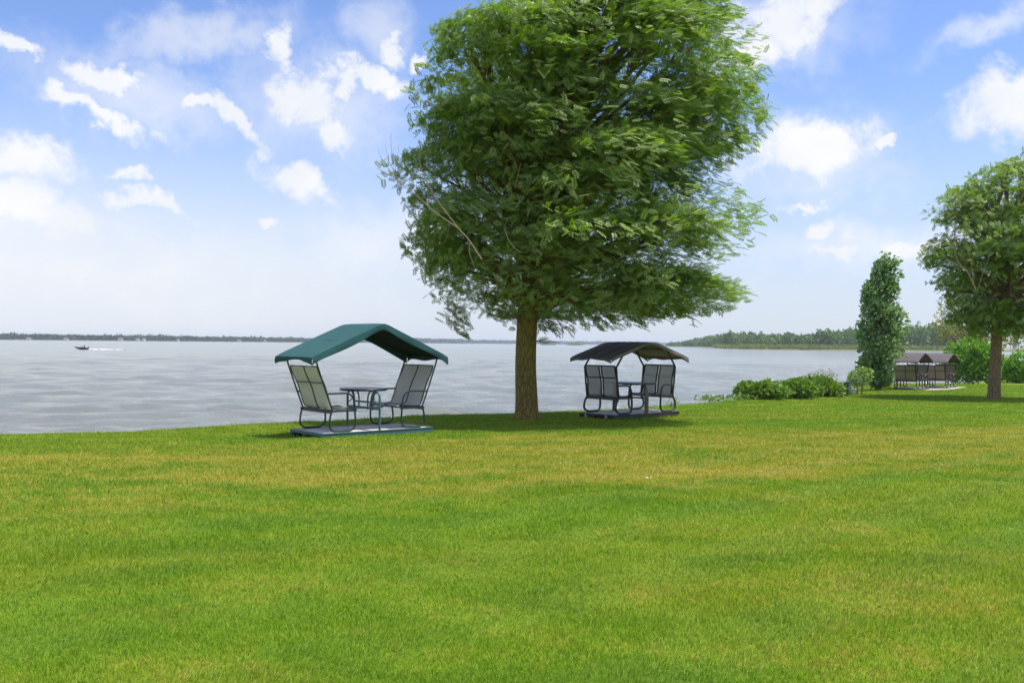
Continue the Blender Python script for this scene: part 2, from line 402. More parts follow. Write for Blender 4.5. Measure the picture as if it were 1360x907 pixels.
# ------------------------------------------------------------------ grass
GLIDERS = []          # footprints (cx, cy, ang, L, W) where no grass stands
g1c = Vector((-2.84, 18.05, -.04)); g1r = math.radians(41)
g2c = Vector((3.07, 24.32, -.125)); g2r = math.radians(41)
g3c = Vector((21.15, 49.8, -.52)); g3r = math.radians(52)
g4c = Vector((23.95, 52.6, -.56)); g4r = math.radians(52)
for c_, r_ in ((g1c, g1r), (g2c, g2r)): GLIDERS.append((c_.x, c_.y, r_, 2.44, 1.2))
GLIDERS.append((22.7, 51.1, g3r, 7.0, 1.9))
TREES = [(at(700, 558), .30), (at(1320, 530), .3)]
def make_grass():
    N = 1500000
    # sample distance with density ~ d^-1.55
    a_, b_ = 3.4, 62.0; e = .45
    u = rng.random(N); d = (a_ ** e + u * (b_ ** e - a_ ** e)) ** (1 / e)
    th = rng.uniform(-.60, .60, N)
    x = d * np.tan(th); y = d.copy()
    s = sdist(x, y); keep = s > -.12
    for cx, cy, r_, L, Wd in GLIDERS:
        lx = (x - cx) * math.cos(r_) + (y - cy) * math.sin(r_); ly = -(x - cx) * math.sin(r_) + (y - cy) * math.cos(r_)
        keep &= ~((np.abs(lx) < L / 2 - .03) & (np.abs(ly) < Wd / 2 - .03))
    for p, r_ in TREES: keep &= np.hypot(x - p.x, y - p.y) > r_ - .04
    x, y, d, s = x[keep], y[keep], d[keep], s[keep]; n = len(x)
    z = ground_z(x, y)
    # lush and thin tufts
    tuft = .5 + .25 * np.sin(x * 5.1 + 1.3 * np.sin(y * 3.3)) + .25 * np.sin(y * 6.3 + 1.7 * np.sin(x * 4.1 + 2))
    hgt = (.026 + .026 * rng.random(n) ** 1.3) * (.75 + .5 * tuft); tall = rng.random(n) > .97; hgt[tall] *= 1.8
    hgt *= np.clip(1.0 + (d - 8) * .008, 1, 1.4); hgt *= 1 + .7 * np.clip(.3 - s, 0, .3) / .3 * rng.random(n)
    wid = .0023 * (np.clip(d, 4.4, 99) / 4.4) ** .95 * rng.uniform(.75, 1.35, n)
    yaw = rng.uniform(0, 2 * math.pi, n)
    # mowing stripes: whole swaths lean one way or the other
    q = y * math.cos(.77) - x * math.sin(.77); strip = np.sign(np.sin(q * math.pi / .62)) 
    lean = rng.normal(.0, .55, (n, 2)) + np.stack([.50 * strip * math.cos(.77), .50 * strip * math.sin(.77)], 1) + np.array([.18, .05])
    lean *= hgt[:, None]
    P = np.stack([x, y, z - .004], 1)
    sd = np.stack([np.cos(yaw), np.sin(yaw), np.zeros(n)], 1) * (wid / 2)[:, None]
    mid = P + np.stack([lean[:, 0] * .35, lean[:, 1] * .35, hgt * .55], 1)
    L2 = np.hypot(lean[:, 0], lean[:, 1]); tipz = np.sqrt(np.maximum(hgt ** 2 - (L2 * .85) ** 2, (hgt * .25) ** 2))
    tip = P + np.stack([lean[:, 0], lean[:, 1], tipz], 1)
    V = np.stack([P - sd, P + sd, mid - sd * .85, mid + sd * .85, tip], 1)
    base = (np.arange(n) * 5)[:, None]
    loops = base + np.array([0, 1, 3, 2, 2, 3, 4])[None]
    tot = np.tile([4, 3], n); rr = np.repeat(rng.random(n), 2)
    g = np_mesh('grass', V, loops, tot, mB, rnd=rr)
    tag(g, 'mown lawn of green grass with dry yellow patches running to the lake', 'grass', kind='stuff')
make_grass()

# ------------------------------------------------------------------ foliage tools
def unit(v): return v / np.maximum(np.linalg.norm(v, axis=-1, keepdims=True), 1e-9)
def pinnate(pairs=4, ln=.36, wd=.125, fold=46):
    q = []
    spots = [((i + .7) / (pairs + .5) * .8, sgn) for i in range(pairs) for sgn in (-1, 1)] + [(.74, 0)]
    for a, sg in spots:
        f = math.radians(fold) * sg; dx, dy = math.cos(f), math.sin(f); px_, py_ = -dy, dx
        l = ln * (1 if sg else 1.05); w = wd / 2; b = (a, 0, -.25 * a * a)
        pt = lambda u, v, zz: (b[0] + dx * l * u + px_ * w * v, b[1] + dy * l * u + py_ * w * v, b[2] + zz - .10 * u)
        q.append([pt(0, 0, 0), pt(.45, 1, .015), pt(1, 0, -.03), pt(.45, -1, .015)])
    return np.array(q)
ASH = pinnate(); ASH_FAR = pinnate(3, .44, .18, 44)
SINGLE = np.array([[(0, 0, 0), (.45, .38, .07), (1, 0, -.06), (.45, -.38, .07)]])
NARROW = np.array([[(0, 0, 0), (.45, .16, .03), (1, 0, -.1), (.45, -.16, .03)]])
def leaves(P, D, Nn, size, template):
    D = unit(D); Sd = unit(np.cross(Nn, D)); U = np.cross(D, Sd)
    T_ = template[None]                                       # 1,k,4,3
    V = P[:, None, None, :] + size[:, None, None, None] * (T_[..., 0:1] * D[:, None, None, :] + T_[..., 1:2] * Sd[:, None, None, :] + T_[..., 2:3] * U[:, None, None, :])
    return V.reshape(-1, 4, 3)
def foliage(name, P, D, Nn, size, template, m, parent=None):
    V = leaves(P, D, Nn, size, template); n = len(V)
    r = np.repeat(rng.random(len(P)), template.shape[0])
    return np_mesh(name, V, np.arange(n * 4), np.full(n, 4), m, parent, rnd=r)
def sil(table, z):
    t_ = np.array(table); return np.interp(z, t_[:, 0], t_[:, 1]), np.interp(z, t_[:, 0], t_[:, 2])

def crown_points(table, depth, nbough, per, rad, seed, cy=0, shell=.45, flat=.46, bias=.0, top_only=.35, clip=1.02, dk=.95, fill=0):
    """points of a crown: boughs (flattened clumps) set through an envelope given as z, left, right"""
    r = np.random.default_rng(seed); tb = np.array(table); z0, z1 = tb[0, 0], tb[-1, 0]
    C_ = []
    guard = 0
    while len(C_) < nbough and guard < 200000:
        guard += 1
        z = r.uniform(z0, z1); l, rr = sil(table, z); hw = (rr - l) / 2 * .93; cx = (l + rr) / 2
        a = r.uniform(0, 2 * math.pi); q = math.sqrt(r.uniform(shell ** 2, 1)) 
        x, y = cx + hw * q * math.cos(a), cy + hw * dk * q * math.sin(a)
        p = np.array([x, y, z])
        if all(np.linalg.norm((p - c2[:3]) / np.array([1, 1, .62])) > rad * .60 for c2 in C_): C_.append(p)
    C_ = np.array(C_); Pn = []; On = []; Bi = []
    for bi, c0 in enumerate(C_):
        R_ = rad * r.uniform(.75, 1.25); l, rr = sil(table, c0[2]); cx = (l + rr) / 2
        outw = np.array([c0[0] - cx, c0[1] - cy, 0]); outw /= max(np.linalg.norm(outw), 1e-6)
        n = int(per * (R_ / rad) ** 2); u = unit(r.normal(size=(n, 3))); u[:, 2] = np.where(r.random(n) > top_only, np.abs(u[:, 2]), u[:, 2])
        q = r.uniform(.55, 1.0, n)[:, None] ** .6; lump = 1 + .22 * np.sin(u[:, :1] * 5 + bi) * np.sin(u[:, 1:2] * 6 + 2 * bi)
        off = u * q * R_ * np.array([1.15, 1.0, flat]) * lump
        off[:, 2] -= .12 * (off[:, 0] * outw[0] + off[:, 1] * outw[1])      # boughs hang outwards
        Pn.append(c0 + off); On.append(u + outw * .4); Bi.append(np.full(n, bi))
    P = np.concatenate(Pn); O = np.concatenate(On); B = np.concatenate(Bi)
    l, rr = sil(table, P[:, 2]); cx = (l + rr) / 2; hw = np.maximum((rr - l) / 2, .05)
    wob = clip + .05 * np.sin(P[:, 2] * 3.1 + P[:, 0]) + .04 * np.sin(P[:, 0] * 4 + P[:, 1] * 5)
    if fill:            # leaves scattered evenly just inside the outline close the gaps between boughs
        z = np.where(r.random(fill) < .3, r.uniform(z0, z0 + (z1 - z0) * .3, fill), r.uniform(z0, z1, fill)); l2, r2 = sil(table, z); a = r.uniform(0, 2 * math.pi, fill); q = np.where(z < z0 + (z1 - z0) * .22, np.sqrt(r.uniform(.08, 1, fill)), r.uniform(.68, 1.0, fill))
        Q = np.stack([(l2 + r2) / 2 + (r2 - l2) / 2 * q * np.cos(a), cy + (r2 - l2) / 2 * dk * q * np.sin(a), z], 1)
        g = np.sin(Q[:, 0] * 2.3 + 1) * np.sin(Q[:, 2] * 3.1) + np.sin(Q[:, 1] * 2.7 + Q[:, 2]) * .6 > -.75
        Q = Q[g]; P = np.concatenate([P, Q]); O = np.concatenate([O, unit(np.stack([np.cos(a), np.sin(a), .5 + 0 * a], 1))[g]]); B = np.concatenate([B, r.integers(0, len(C_), len(Q))])
        l, rr = sil(table, P[:, 2]); cx = (l + rr) / 2; hw = np.maximum((rr - l) / 2, .05)
        wob = clip + .05 * np.sin(P[:, 2] * 3.1 + P[:, 0]) + .04 * np.sin(P[:, 0] * 4 + P[:, 1] * 5)
    wob = wob + r.uniform(-.07, .06, len(C_))[B] + r.normal(0, .025, len(P))
    ok = (((P[:, 0] - cx) / hw) ** 2 + ((P[:, 1] - cy) / (hw * dk)) ** 2 < wob ** 2) & (P[:, 2] > z0 - .25) & (P[:, 2] < z1 + .25)
    return P[ok], O[ok], B[ok], C_
def tubes(lst, n=7):
    mb = MB()
    for pts, r0, r1 in lst: mb.tube(pts, (r0, r1), n=n, sub=5)
    return mb
def trunk_mesh(prof, seed, n=28, flare=.5):
    """prof: list of (x, y, z, radius); returns verts, faces with an uneven surface and root flare"""
    pts = spline([Vector(p[:3]) for p in prof], 10); rs = np.interp(np.linspace(0, 1, len(pts)), np.linspace(0, 1, len(prof)), [p[3] for p in prof])
    vs = []; z0 = pts[0].z
    for i, (p, r) in enumerate(zip(pts, rs)):
        hh = p.z - z0; fl = flare * math.exp(-max(hh, 0) / .16)
        for k in range(n):
            a = 2 * math.pi * k / n
            q = r * (1 + fl * (.55 + .45 * math.sin(5 * a + seed)) + .035 * math.sin(3 * a + hh * 1.3 + seed) + .02 * math.sin(11 * a + hh * 2))
            vs.append((p.x + q * math.cos(a), p.y + q * math.sin(a), p.z))
    m = len(pts); fs = [(i * n + k, i * n + (k + 1) % n, (i + 1) * n + (k + 1) % n, (i + 1) * n + k) for i in range(m - 1) for k in range(n)]
    fs.append(tuple((m - 1) * n + k for k in range(n)))
    return vs, fs

M_ash = leafmat('ash_leaf', (.055, .125, .010), (.26, .39, .05), (.30, .38, .13), .38, .45, (.30, .36, .02), spec=.42)
M_ash2 = leafmat('ash_leaf_second', (.08, .165, .012), (.26, .39, .05), (.29, .37, .13), .34, .45, (.26, .32, .02), spec=.28)
M_pop = leafmat('poplar_leaf', (.055, .15, .022), (.18, .33, .07), (.32, .42, .22), .35, .5, pscale=1.2, spec=.3)
M_bark = barkmat('ash_bark', (.18, .12, .045), (.33, .24, .09), (.30, .245, .05))
M_bark2 = barkmat('grey_bark', (.22, .145, .085), (.36, .26, .17), (.27, .20, .09))
M_dead, t = mat('dead_wood'); o = objco(t)
t.l.new(principled(t, t.mix(t.noise(o, 12, 4, .6), (.17, .12, .075), (.34, .27, .19)), .85, 0, .2), t.out.inputs[0])

# ------------------------------------------------------------------ the big ash tree
def px_table(base, depth, rows, zoff=0):
    """rows of (py, left px, right px) as seen from the camera -> (z, left, right) relative to base at that depth"""
    o_ = []
    for py, l, r in rows:
        a = atd(l, py, depth); b = atd(r, py, depth); o_.append(((a.z + b.z) / 2 - base.z, a.x - base.x, b.x - base.x))
    return sorted(o_)
def make_ash(name, base, depth, rows, prof_px, label, nb, per, rad, lsize, template, mleaf, seed, fork_z, r_top, extra=None, limb_r=.13, wind=.85, fill=0):
    root = empty(name, base); tag(root, label, 'tree')
    tb = px_table(base, depth, rows)
    prof = []
    for px_, py_, r_ in prof_px:
        p = atd(px_, py_, depth); prof.append((p.x - base.x, 0, p.z - base.z, r_))
    prof[0] = (prof[0][0], 0, -.12, prof[0][3])
    mb = MB(); vs, fs = trunk_mesh(prof, seed); mb.add(vs, fs)
    P, O, B, Cc = crown_points(tb, depth, nb, per, rad, seed, fill=fill)
    r = np.random.default_rng(seed + 5)
    # limbs from the stem to every bough
    tx = [Vector(p[:3]) for p in prof]
    for c0 in Cc:
        zz = min(max(fork_z, c0[2] * .55 + fork_z * .35 - .4), prof[-1][2] - .1)
        k = np.interp(zz, [p[2] for p in prof], [p[0] for p in prof]); a = Vector((k, 0, zz)); b = Vector(c0)
        m1 = a.lerp(b, .35) + Vector((r.normal(0, .12), r.normal(0, .12), .25)); m2 = a.lerp(b, .72) + Vector((r.normal(0, .12), r.normal(0, .12), .15))
        mb.tube([a, m1, m2, b], (limb_r * r.uniform(.55, 1.0), .014), n=6, sub=4)
        for _ in range(4):
            e = b.lerp(m2, .5) + Vector(r.normal(0, rad * .22, 3)); e.z = b.z + r.normal(0, .12)
            mb.tube([m2, m2.lerp(e, .55) + Vector((0, 0, .08)), e], (.02, .006), n=4, sub=3)
    mb.build('trunk', M_bark if seed != 31 else M_bark2, root, smooth=True)
    n = len(P); W_ = np.array([1.0, .25, .10])
    bd = r.normal(0, .30, (nb + 1, 3))[B]
    D = unit(O) * .62 + W_ * wind + bd + r.normal(0, .36, (n, 3)); D[:, 2] -= .04
    D[:, 2] -= .25 * np.clip(unit(O)[:, 0], 0, 1)
    D[:, 2] = np.maximum(D[:, 2], -.35)
    Nn = np.array([0, 0, 1.0]) + r.normal(0, .38, (n, 3)) + unit(O) * .55
    foliage('crown', P - unit(D) * lsize * .4, D, Nn, r.uniform(.7, 1.25, n) * lsize, template, mleaf, root)
    if extra: extra(root, tb, r)
    return root, tb
ash_base = at(700, 558); ash_base.z += .0; ad = ash_base.y
rowsA = [(-80, 800, 890), (-62, 770, 915), (-40, 738, 930), (-15, 705, 950), (0, 684, 962), (20, 655, 975), (36, 630, 986), (50, 593, 998), (71, 572, 1014), (85, 559, 1020), (103, 558, 1021), (119, 563, 1018), (135, 563, 1016), (150, 543, 1012), (171, 540, 1008),
         (190, 545, 1004), (205, 547, 998), (222, 537, 988), (240, 533, 972), (254, 533, 974), (266, 545, 992), (278, 556, 1010), (294, 558, 1010), (308, 545, 1006), (320, 542, 1000), (337, 546, 990), (350, 547, 962), (362, 552, 944), (375, 553, 952), (390, 562, 961), (403, 572, 957), (414, 596, 940), (423, 640, 890)]
profA = [(700, 562, .285), (699.5, 530, .262), (698.5, 490, .25), (699.5, 450, .242), (701, 410, .235), (705, 370, .225), (711, 320, .17), (718, 250, .13), (726, 150, .08), (735, 30, .03)]
def ash_extra(root, tb, r):
    # a drooping spray low on the left, a twig on the stem, sprays under the right side
    spots = [(603, 425, .35, 26), (611, 438, .22, 12), (596, 412, .4, 30), (725, 425, .35, 26), (750, 430, .35, 22), (700, 402, .5, 30), (790, 418, .5, 34), (850, 418, .5, 34), (905, 414, .45, 30), (940, 405, .3, 18),
             (548, 118, .25, 12), (558, 90, .25, 12), (535, 215, .3, 14), (990, 290, .4, 20)]
    P = []; D = []
    for px_, py_, rd, k in spots:
        c0 = atd(px_, py_, ad) - root.location; c0 = Vector((c0.x, r.normal(0, .35), c0.z))
        P.append(np.array(c0) + r.normal(0, rd * .42, (k, 3)) * np.array([1, 1, .6])); D.append(np.tile([.8, 0, -.25], (k, 1)) + r.normal(0, .4, (k, 3)))
    c0 = atd(718, 451, ad) - root.location
    P.append(np.array([c0.x - .1, -.28, c0.z]) + r.normal(0, .05, (7, 3)) * np.array([2.0, .6, .5])); D.append(np.tile([1, -.2, 0], (7, 1)) + r.normal(0, .3, (7, 3)))
    P = np.concatenate(P); D = np.concatenate(D); n = len(P)
    foliage('spray', P, D, np.array([0, 0, 1.]) + r.normal(0, .4, (n, 3)), r.uniform(.7, 1.2, n) * .28, ASH, M_ash, root)
    def dead(paths, dep):
        mb = MB()
        for pts, r0, r1 in paths:
            q = [atd(a, b, dep) - root.location for a, b in pts]; mb.tube(q, (r0, r1), n=6, sub=4)
        mb.build('dead_branch', M_dead, root, smooth=True)
    dead([([(640, 345), (622, 318), (611, 306), (600, 292), (585, 272), (571, 250), (560, 226), (556, 205)], 0.0150, 0.0050),
          ([(571, 250), (562, 240), (550, 215)], 0.0045, 0.0020), ([(560, 228), (568, 210), (571, 196)], 0.0040, 0.0015), ([(573, 252), (576, 236), (582, 224)], 0.0040, 0.0015), ([(563, 232), (575, 226)], 0.0035, 0.0015)], ad - 4.15)
    dead([([(607, 302), (592, 292), (575, 280), (560, 266), (545, 253), (532, 244), (526, 236), (523, 226), (520, 205), (519, 178)], 0.0130, 0.0030),
          ([(525, 234), (514, 222), (504, 205), (503, 198)], 0.0050, 0.0015), ([(524, 230), (516, 212), (512, 194)], 0.0045, 0.0015), ([(524, 228), (528, 208), (530, 190)], 0.0040, 0.0015), ([(526, 238), (514, 232), (507, 229)], 0.0040, 0.0015),
          ([(521, 210), (524, 195), (533, 205)], 0.0030, 0.0010), ([(545, 253), (548, 240), (545, 228)], 0.0040, 0.0015), ([(575, 280), (583, 274)], 0.0040, 0.0015), ([(598, 296), (594, 312), (589, 325)], 0.0060, 0.0025)], ad - 4.2)
    for one in (([(624, 322), (623, 335), (627, 346), (631, 360)], 0.0090, 0.0030), ([(670, 303), (675, 318), (684, 330), (694, 336)], 0.0070, 0.0030), ([(684, 250), (688, 232), (692, 216)], 0.0070, 0.0025), ([(720, 340), (712, 332), (700, 345)], 0.0050, 0.0025)): dead([one], ad - 4.3)
make_ash('ash_tree', ash_base, ad, rowsA, profA, 'large round-headed windswept ash tree with mossy trunk between the two near glider swings', 128, 520, 1.02, .23, ASH, M_ash, 3, 2.6, .1, ash_extra, wind=.58, fill=11000)

# ------------------------------------------------------------------ second ash at the right edge
b2 = at(1320, 530)
rowsB = [(206, 1352, 1395), (214, 1332, 1410), (226, 1308, 1425), (242, 1278, 1440), (258, 1254, 1452), (278, 1244, 1460), (300, 1246, 1465), (330, 1236, 1465), (350, 1240, 1460), (370, 1250, 1455), (395, 1252, 1445), (415, 1262, 1435), (432, 1275, 1415), (446, 1292, 1385)]
profB = [(1320.5, 533, .25), (1321, 500, .225), (1322.5, 470, .21), (1324, 440, .20), (1327, 400, .18), (1332, 340, .12), (1338, 250, .05)]
def ash2_extra(root, tb, r):
    mb = MB(); dep = b2.y - 4.2
    for pts, r0, r1 in [([(1296, 385), (1285, 362), (1275, 352), (1268, 335), (1268, 310), (1271, 285), (1272, 268)], 0.0192, 0.0060), ([(1285, 360), (1270, 352), (1258, 345), (1250, 335)], 0.0180, 0.0060),
                        ([(1293, 380), (1290, 350), (1284, 325), (1284, 300)], 0.0144, 0.0048), ([(1268, 330), (1256, 305), (1252, 292)], 0.0120, 0.0048), ([(1298, 385), (1308, 355), (1315, 340)], 0.0150, 0.0060)]:
        mb.tube([atd(a, b, dep) - root.location for a, b in pts], (r0, r1), n=6, sub=4)
    mb.build('bare_branch', M_dead, root, smooth=True)
make_ash('ash_tree', b2, b2.y, rowsB, profB, 'ash tree at the right edge with pale bare branches on its left side', 88, 260, 1.1, .25, ASH_FAR, M_ash2, 31, 3.6, .1, ash2_extra, wind=.55, fill=2500)

# ------------------------------------------------------------------ poplar
pb = at(1166, 519.5)
root = empty('poplar_tree', pb); tag(root, 'tall narrow poplar with silvery windblown leaves leaning right by the shore', 'tree')
rowsP = [(343, 1168, 1182), (350, 1161, 1188), (358, 1159, 1190), (366, 1158, 1193), (376, 1152, 1189), (387, 1147, 1190), (400, 1145, 1192), (412, 1143, 1196), (424, 1142, 1195), (438, 1141, 1197), (454, 1139, 1199), (468, 1138, 1197), (480, 1138, 1190), (492, 1140, 1184), (504, 1146, 1184), (513, 1154, 1176), (519, 1160, 1170)]
tb = px_table(pb, pb.y, rowsP)
P, O, B, Cc = crown_points(tb, pb.y, 105, 165, .46, 11, shell=.2, flat=1.0, clip=1.08, dk=.9)
r = np.random.default_rng(9); n = len(P)
D = unit(O) * .5 + np.array([.75, .1, .55]) + r.normal(0, .35, (n, 3)); Nn = np.array([-.5, -.3, .7]) + r.normal(0, .6, (n, 3))
mb = MB(); top = Vector(((tb[-1][1] + tb[-1][2]) / 2, 0, tb[-1][0])); mid_ = Vector((.05, 0, 3.0))
mb.tube([(0, 0, -.1), mid_, top], (.17, .02), n=10, sub=8)
for c0 in Cc:
    a = Vector((np.interp(c0[2] * .7, [0, 3, top.z], [0, .05, top.x]), 0, c0[2] * .72)); mb.tube([a, a.lerp(Vector(c0), .5) + Vector((0, 0, -.05)), c0], (.03, .008), n=5, sub=3)
# twigs whose leaf tufts stand out from the outline
tips = [(1200, 418), (1196, 366), (1191, 350), (1187, 346), (1199, 440), (1195, 470), (1204, 430), (1141, 432), (1152, 378)]
Pt = []
for px_, py_ in tips:
    c0 = atd(px_, py_, pb.y) - pb; mb.tube([(c0.x * .4, 0, c0.z - .5), (c0.x * .8, 0, c0.z - .15), c0], (.015, .006), n=4, sub=3)
    Pt.append(np.array(c0) + r.normal(0, .11, (26, 3)))
P = np.concatenate([P] + Pt); k = len(P) - n
D = np.concatenate([D, np.array([.8, 0, .4]) + r.normal(0, .4, (k, 3))]); Nn = np.concatenate([Nn, r.normal(0, 1, (k, 3)) + np.array([0, 0, .8])])
foliage('crown', P, D, Nn, r.uniform(.10, .20, n + k), SINGLE, M_pop, root)
mb.build('trunk', M_bark2, root, smooth=True)

# ------------------------------------------------------------------ shrubs and bushes
def bush_points(blobs, per, seed, zmin=0.02):
    r = np.random.default_rng(seed); Ps = []; Os = []
    for (cx, cy, cz, rx, ry, rz) in blobs:
        n = int(per * (rx * ry + rx * rz + ry * rz)); u = unit(r.normal(size=(n, 3))); q = r.uniform(.45, 1, n)[:, None] ** .45
        lump = 1 + .13 * np.sin(u[:, :1] * 7 + cx * 3) * np.sin(u[:, 2:] * 8 + cy) + .08 * np.sin(u[:, 1:2] * 13 + u[:, :1] * 11)
        p = np.array([cx, cy, cz]) + u * q * lump * np.array([rx, ry, rz]); Ps.append(p); Os.append(u)
    P = np.concatenate(Ps); O = np.concatenate(Os); k = P[:, 2] > zmin
    return P[k], O[k], r
def make_bush(name, base, blobs, per, size, m, label, cat, seed, template=SINGLE, stems=4, up=.35, group=None):
    root = empty(name, base); tag(root, label, cat, group)
    P, O, r = bush_points(blobs, per, seed); n = len(P)
    D = O * .7 + np.array([.25, 0, up]) + r.normal(0, .45, (n, 3)); Nn = O + np.array([0, 0, .7]) + r.normal(0, .45, (n, 3))
    foliage('foliage', P, D, Nn, r.uniform(.65, 1.3, n) * size, template, m, root)
    for i in range(stems):
        mb = MB(); bl = blobs[i % len(blobs)]; e = Vector((bl[0] + r.normal(0, bl[3] * .3), bl[1] + r.normal(0, bl[4] * .3), bl[2] + bl[5] * .3)); a = Vector((bl[0] + r.normal(0, .12), bl[1] + r.normal(0, .12), -.08))
        mb.tube([a, a.lerp(e, .5) + Vector((r.normal(0, .05), r.normal(0, .05), 0)), e], (.022, .008), n=5, sub=3); mb.build('stem', M_bark2, root, smooth=True)
    return root
M_b1 = leafmat('viburnum_leaf', (.065, .14, .014), (.19, .31, .04), (.19, .30, .07), .3, .42, (.26, .24, .05), 1.5)
M_b2 = leafmat('olive_leaf', (.11, .16, .02), (.25, .31, .06), (.2, .23, .1), .3, .5, (.30, .22, .07), 1.5)
M_b3 = leafmat('lime_leaf', (.09, .22, .012), (.21, .40, .03), (.18, .3, .08), .35, .45, None, .9)
M_b4 = leafmat('pale_leaf', (.13, .23, .03), (.28, .40, .08), (.25, .32, .14), .3, .45, None, 1.5)
M_b5 = leafmat('yellow_leaf', (.17, .19, .03), (.36, .34, .08), (.38, .36, .16), .35, .5, (.3, .24, .06), 1.0)
M_sp = leafmat('spruce_needle', (.05, .10, .09), (.13, .21, .20), (.12, .2, .18), .05, .5, None, 2)
def px2w(px_, py_, d): p = atd(px_, py_, d); return p
# the low mass along the bank: five shrubs that can be told apart
def shrub_px(name, cx_px, base_py, w_px, top_py, m, label, seed, size=.15, per=950, cat='shrub', depth_k=.9, template=SINGLE, group=None, lobes=5):
    b = at(cx_px, base_py); k = b.y / F; w = w_px * k * 1.15; h = (base_py - top_py - 5) * k; r = np.random.default_rng(seed)
    bl = []
    for i in range(lobes):
        ox = (i - (lobes - 1) / 2) / max(lobes, 1) * w * .95; s_ = r.uniform(.72, 1.02) if i != lobes // 2 else 1.0
        bl.append((ox, r.normal(0, w * .08), h * .52 * s_, w * (.27 if lobes > 1 else .5), w * .5 * depth_k * .8, h * .58 * s_))
    return make_bush(name, b, bl, per, size, m, label, cat, seed, template, group=group)
shrub_px('shrub', 1011, 531.3, 44, 505, M_b1, 'dark green leafy shrub at the left end of the row on the bank', 21)
shrub_px('shrub', 1048, 529.3, 44, 502.5, M_b1, 'broad leafy shrub second from the left in the bank row', 22)
shrub_px('shrub', 1085, 527, 48, 499, M_b1, 'bright green shrub at the right end of the row on the bank', 23)
shrub_px('shrub', 1087, 522.5, 38, 490, M_b2, 'taller olive shrub with thin upright shoots behind the row on the bank', 24, size=.10, per=420, template=NARROW)
shrub_px('shrub', 1109, 527, 9, 511, M_b5, 'small yellow orange shrub between the bank row and the blue spruce', 25, size=.07, lobes=1, per=900)
b = at(968, 532.5)
make_bush('ground_cover', b, [(x_, x_ * .72, .06, .42, .35, .16) for x_ in np.arange(-1.0, .9, .35)], 500, .08, M_b1, 'low creeping plants on the bank edge left of the shrub row', 'plants', 26, stems=3)
b = at(778, 0 + 540.5); b = Vector((1.0, 1, 1))
b = at(891, 541); make_bush('weed', b, [(0, 0, .12, .20, .18, .20)], 500, .11, M_b4, 'small pale weed at the lawn edge seen under the dark glider swing', 'plant', 27, NARROW, stems=2)
# small round tree with two stems
b = at(1143, 523.5); k = b.y / F
root = empty('small_tree', b); tag(root, 'small light green round-headed tree on slim stems in front of the poplar', 'tree')
P, O, r = bush_points([(-.02, 0, 23 * k, 15 * k, 15 * k, 11.5 * k), (.18, .1, 27 * k, 11 * k, 12 * k, 8 * k), (-.22, 0, 20 * k, 10 * k, 11 * k, 8 * k)], 560, 28); n = len(P)
foliage('crown', P, O * .7 + r.normal(0, .5, (n, 3)), O + np.array([0, 0, .7]) + r.normal(0, .4, (n, 3)), r.uniform(.08, .15, n), SINGLE, M_b4, root)
for sx, tx_ in ((-.16, -.22), (.06, .16)):
    mb = MB(); mb.tube([(sx, 0, -.1), (sx * .7 + tx_ * .2, 0, .4), (tx_, 0, .8)], (.035, .018), n=7); mb.build('trunk', M_bark2, root, smooth=True)
# blue spruce
b = at(1124, 525); k = b.y / F
root = empty('spruce', b); tag(root, 'small blue spruce with a pointed top left of the small round tree', 'tree')
Ps = []; Ds = []; r = np.random.default_rng(30); H_ = 19 * k
for lv in range(7):
    z = .06 + (H_ - .1) * lv / 7; L_ = 10.5 * k * (1 - lv / 7.2) ** 1.1 + .03
    for a in np.arange(0, 6.28, .8) + lv * .3:
        for q in np.linspace(.12, 1, 7):
            for _ in range(3):
                Ps.append((math.cos(a) * L_ * q + r.normal(0, .02), math.sin(a) * L_ * q + r.normal(0, .02), z + .10 * q - .05 + r.normal(0, .015))); Ds.append((math.cos(a) + r.normal(0, .5), math.sin(a) + r.normal(0, .5), .4 + r.normal(0, .4)))
Ps = np.array(Ps); Ds = np.array(Ds); n = len(Ps)
foliage('foliage', Ps, Ds, np.array([0, 0, 1.]) + r.normal(0, .5, (n, 3)), r.uniform(.06, .11, n), NARROW, M_sp, root)
mb = MB(); mb.tube([(0, 0, -.08), (0, 0, H_ + .05)], (.03, .006), n=6, straight=True); mb.build('trunk', M_bark2, root)
# bushes right
def big_bush(cx_px, base_py, w_px, top_py, m, label, seed, d=None, size=.2, per=300, name='bush', template=SINGLE):
    b = at(cx_px, base_py)
    k = b.y / F; w = w_px * k; h = (base_py - top_py) * k; r = np.random.default_rng(seed)
    bl = [(0, 0, h * .48, w * .36, w * .34, h * .5)]
    for i in range(9):
        a = r.uniform(0, 6.28); q = r.uniform(.2, .34); zz = r.uniform(.2, .72); bl.append((math.cos(a) * w * q, math.sin(a) * w * q, h * zz, w * r.uniform(.15, .24), w * r.uniform(.15, .24), h * r.uniform(.18, .28)))
    return make_bush(name, b, bl, per, size, m, label, 'bush', seed, template, stems=5)
big_bush(1287, 509.5, 68, 446, M_b3, 'large bright green bush right behind the two taupe glider swings', 41)
big_bush(1262, 506.5, 34, 468, M_b1, 'dark green bush at the back left of the large bright bush', 42)
big_bush(1352, 508.5, 46, 466, M_b3, 'rounded bright green bush right of the second ash trunk', 43)
big_bush(1327, 507, 30, 470, M_b1, 'dark bush half hidden behind the second ash trunk', 44)
big_bush(1385, 508, 46, 462, M_b3, 'bright green bush beyond the right edge of the lawn', 45)
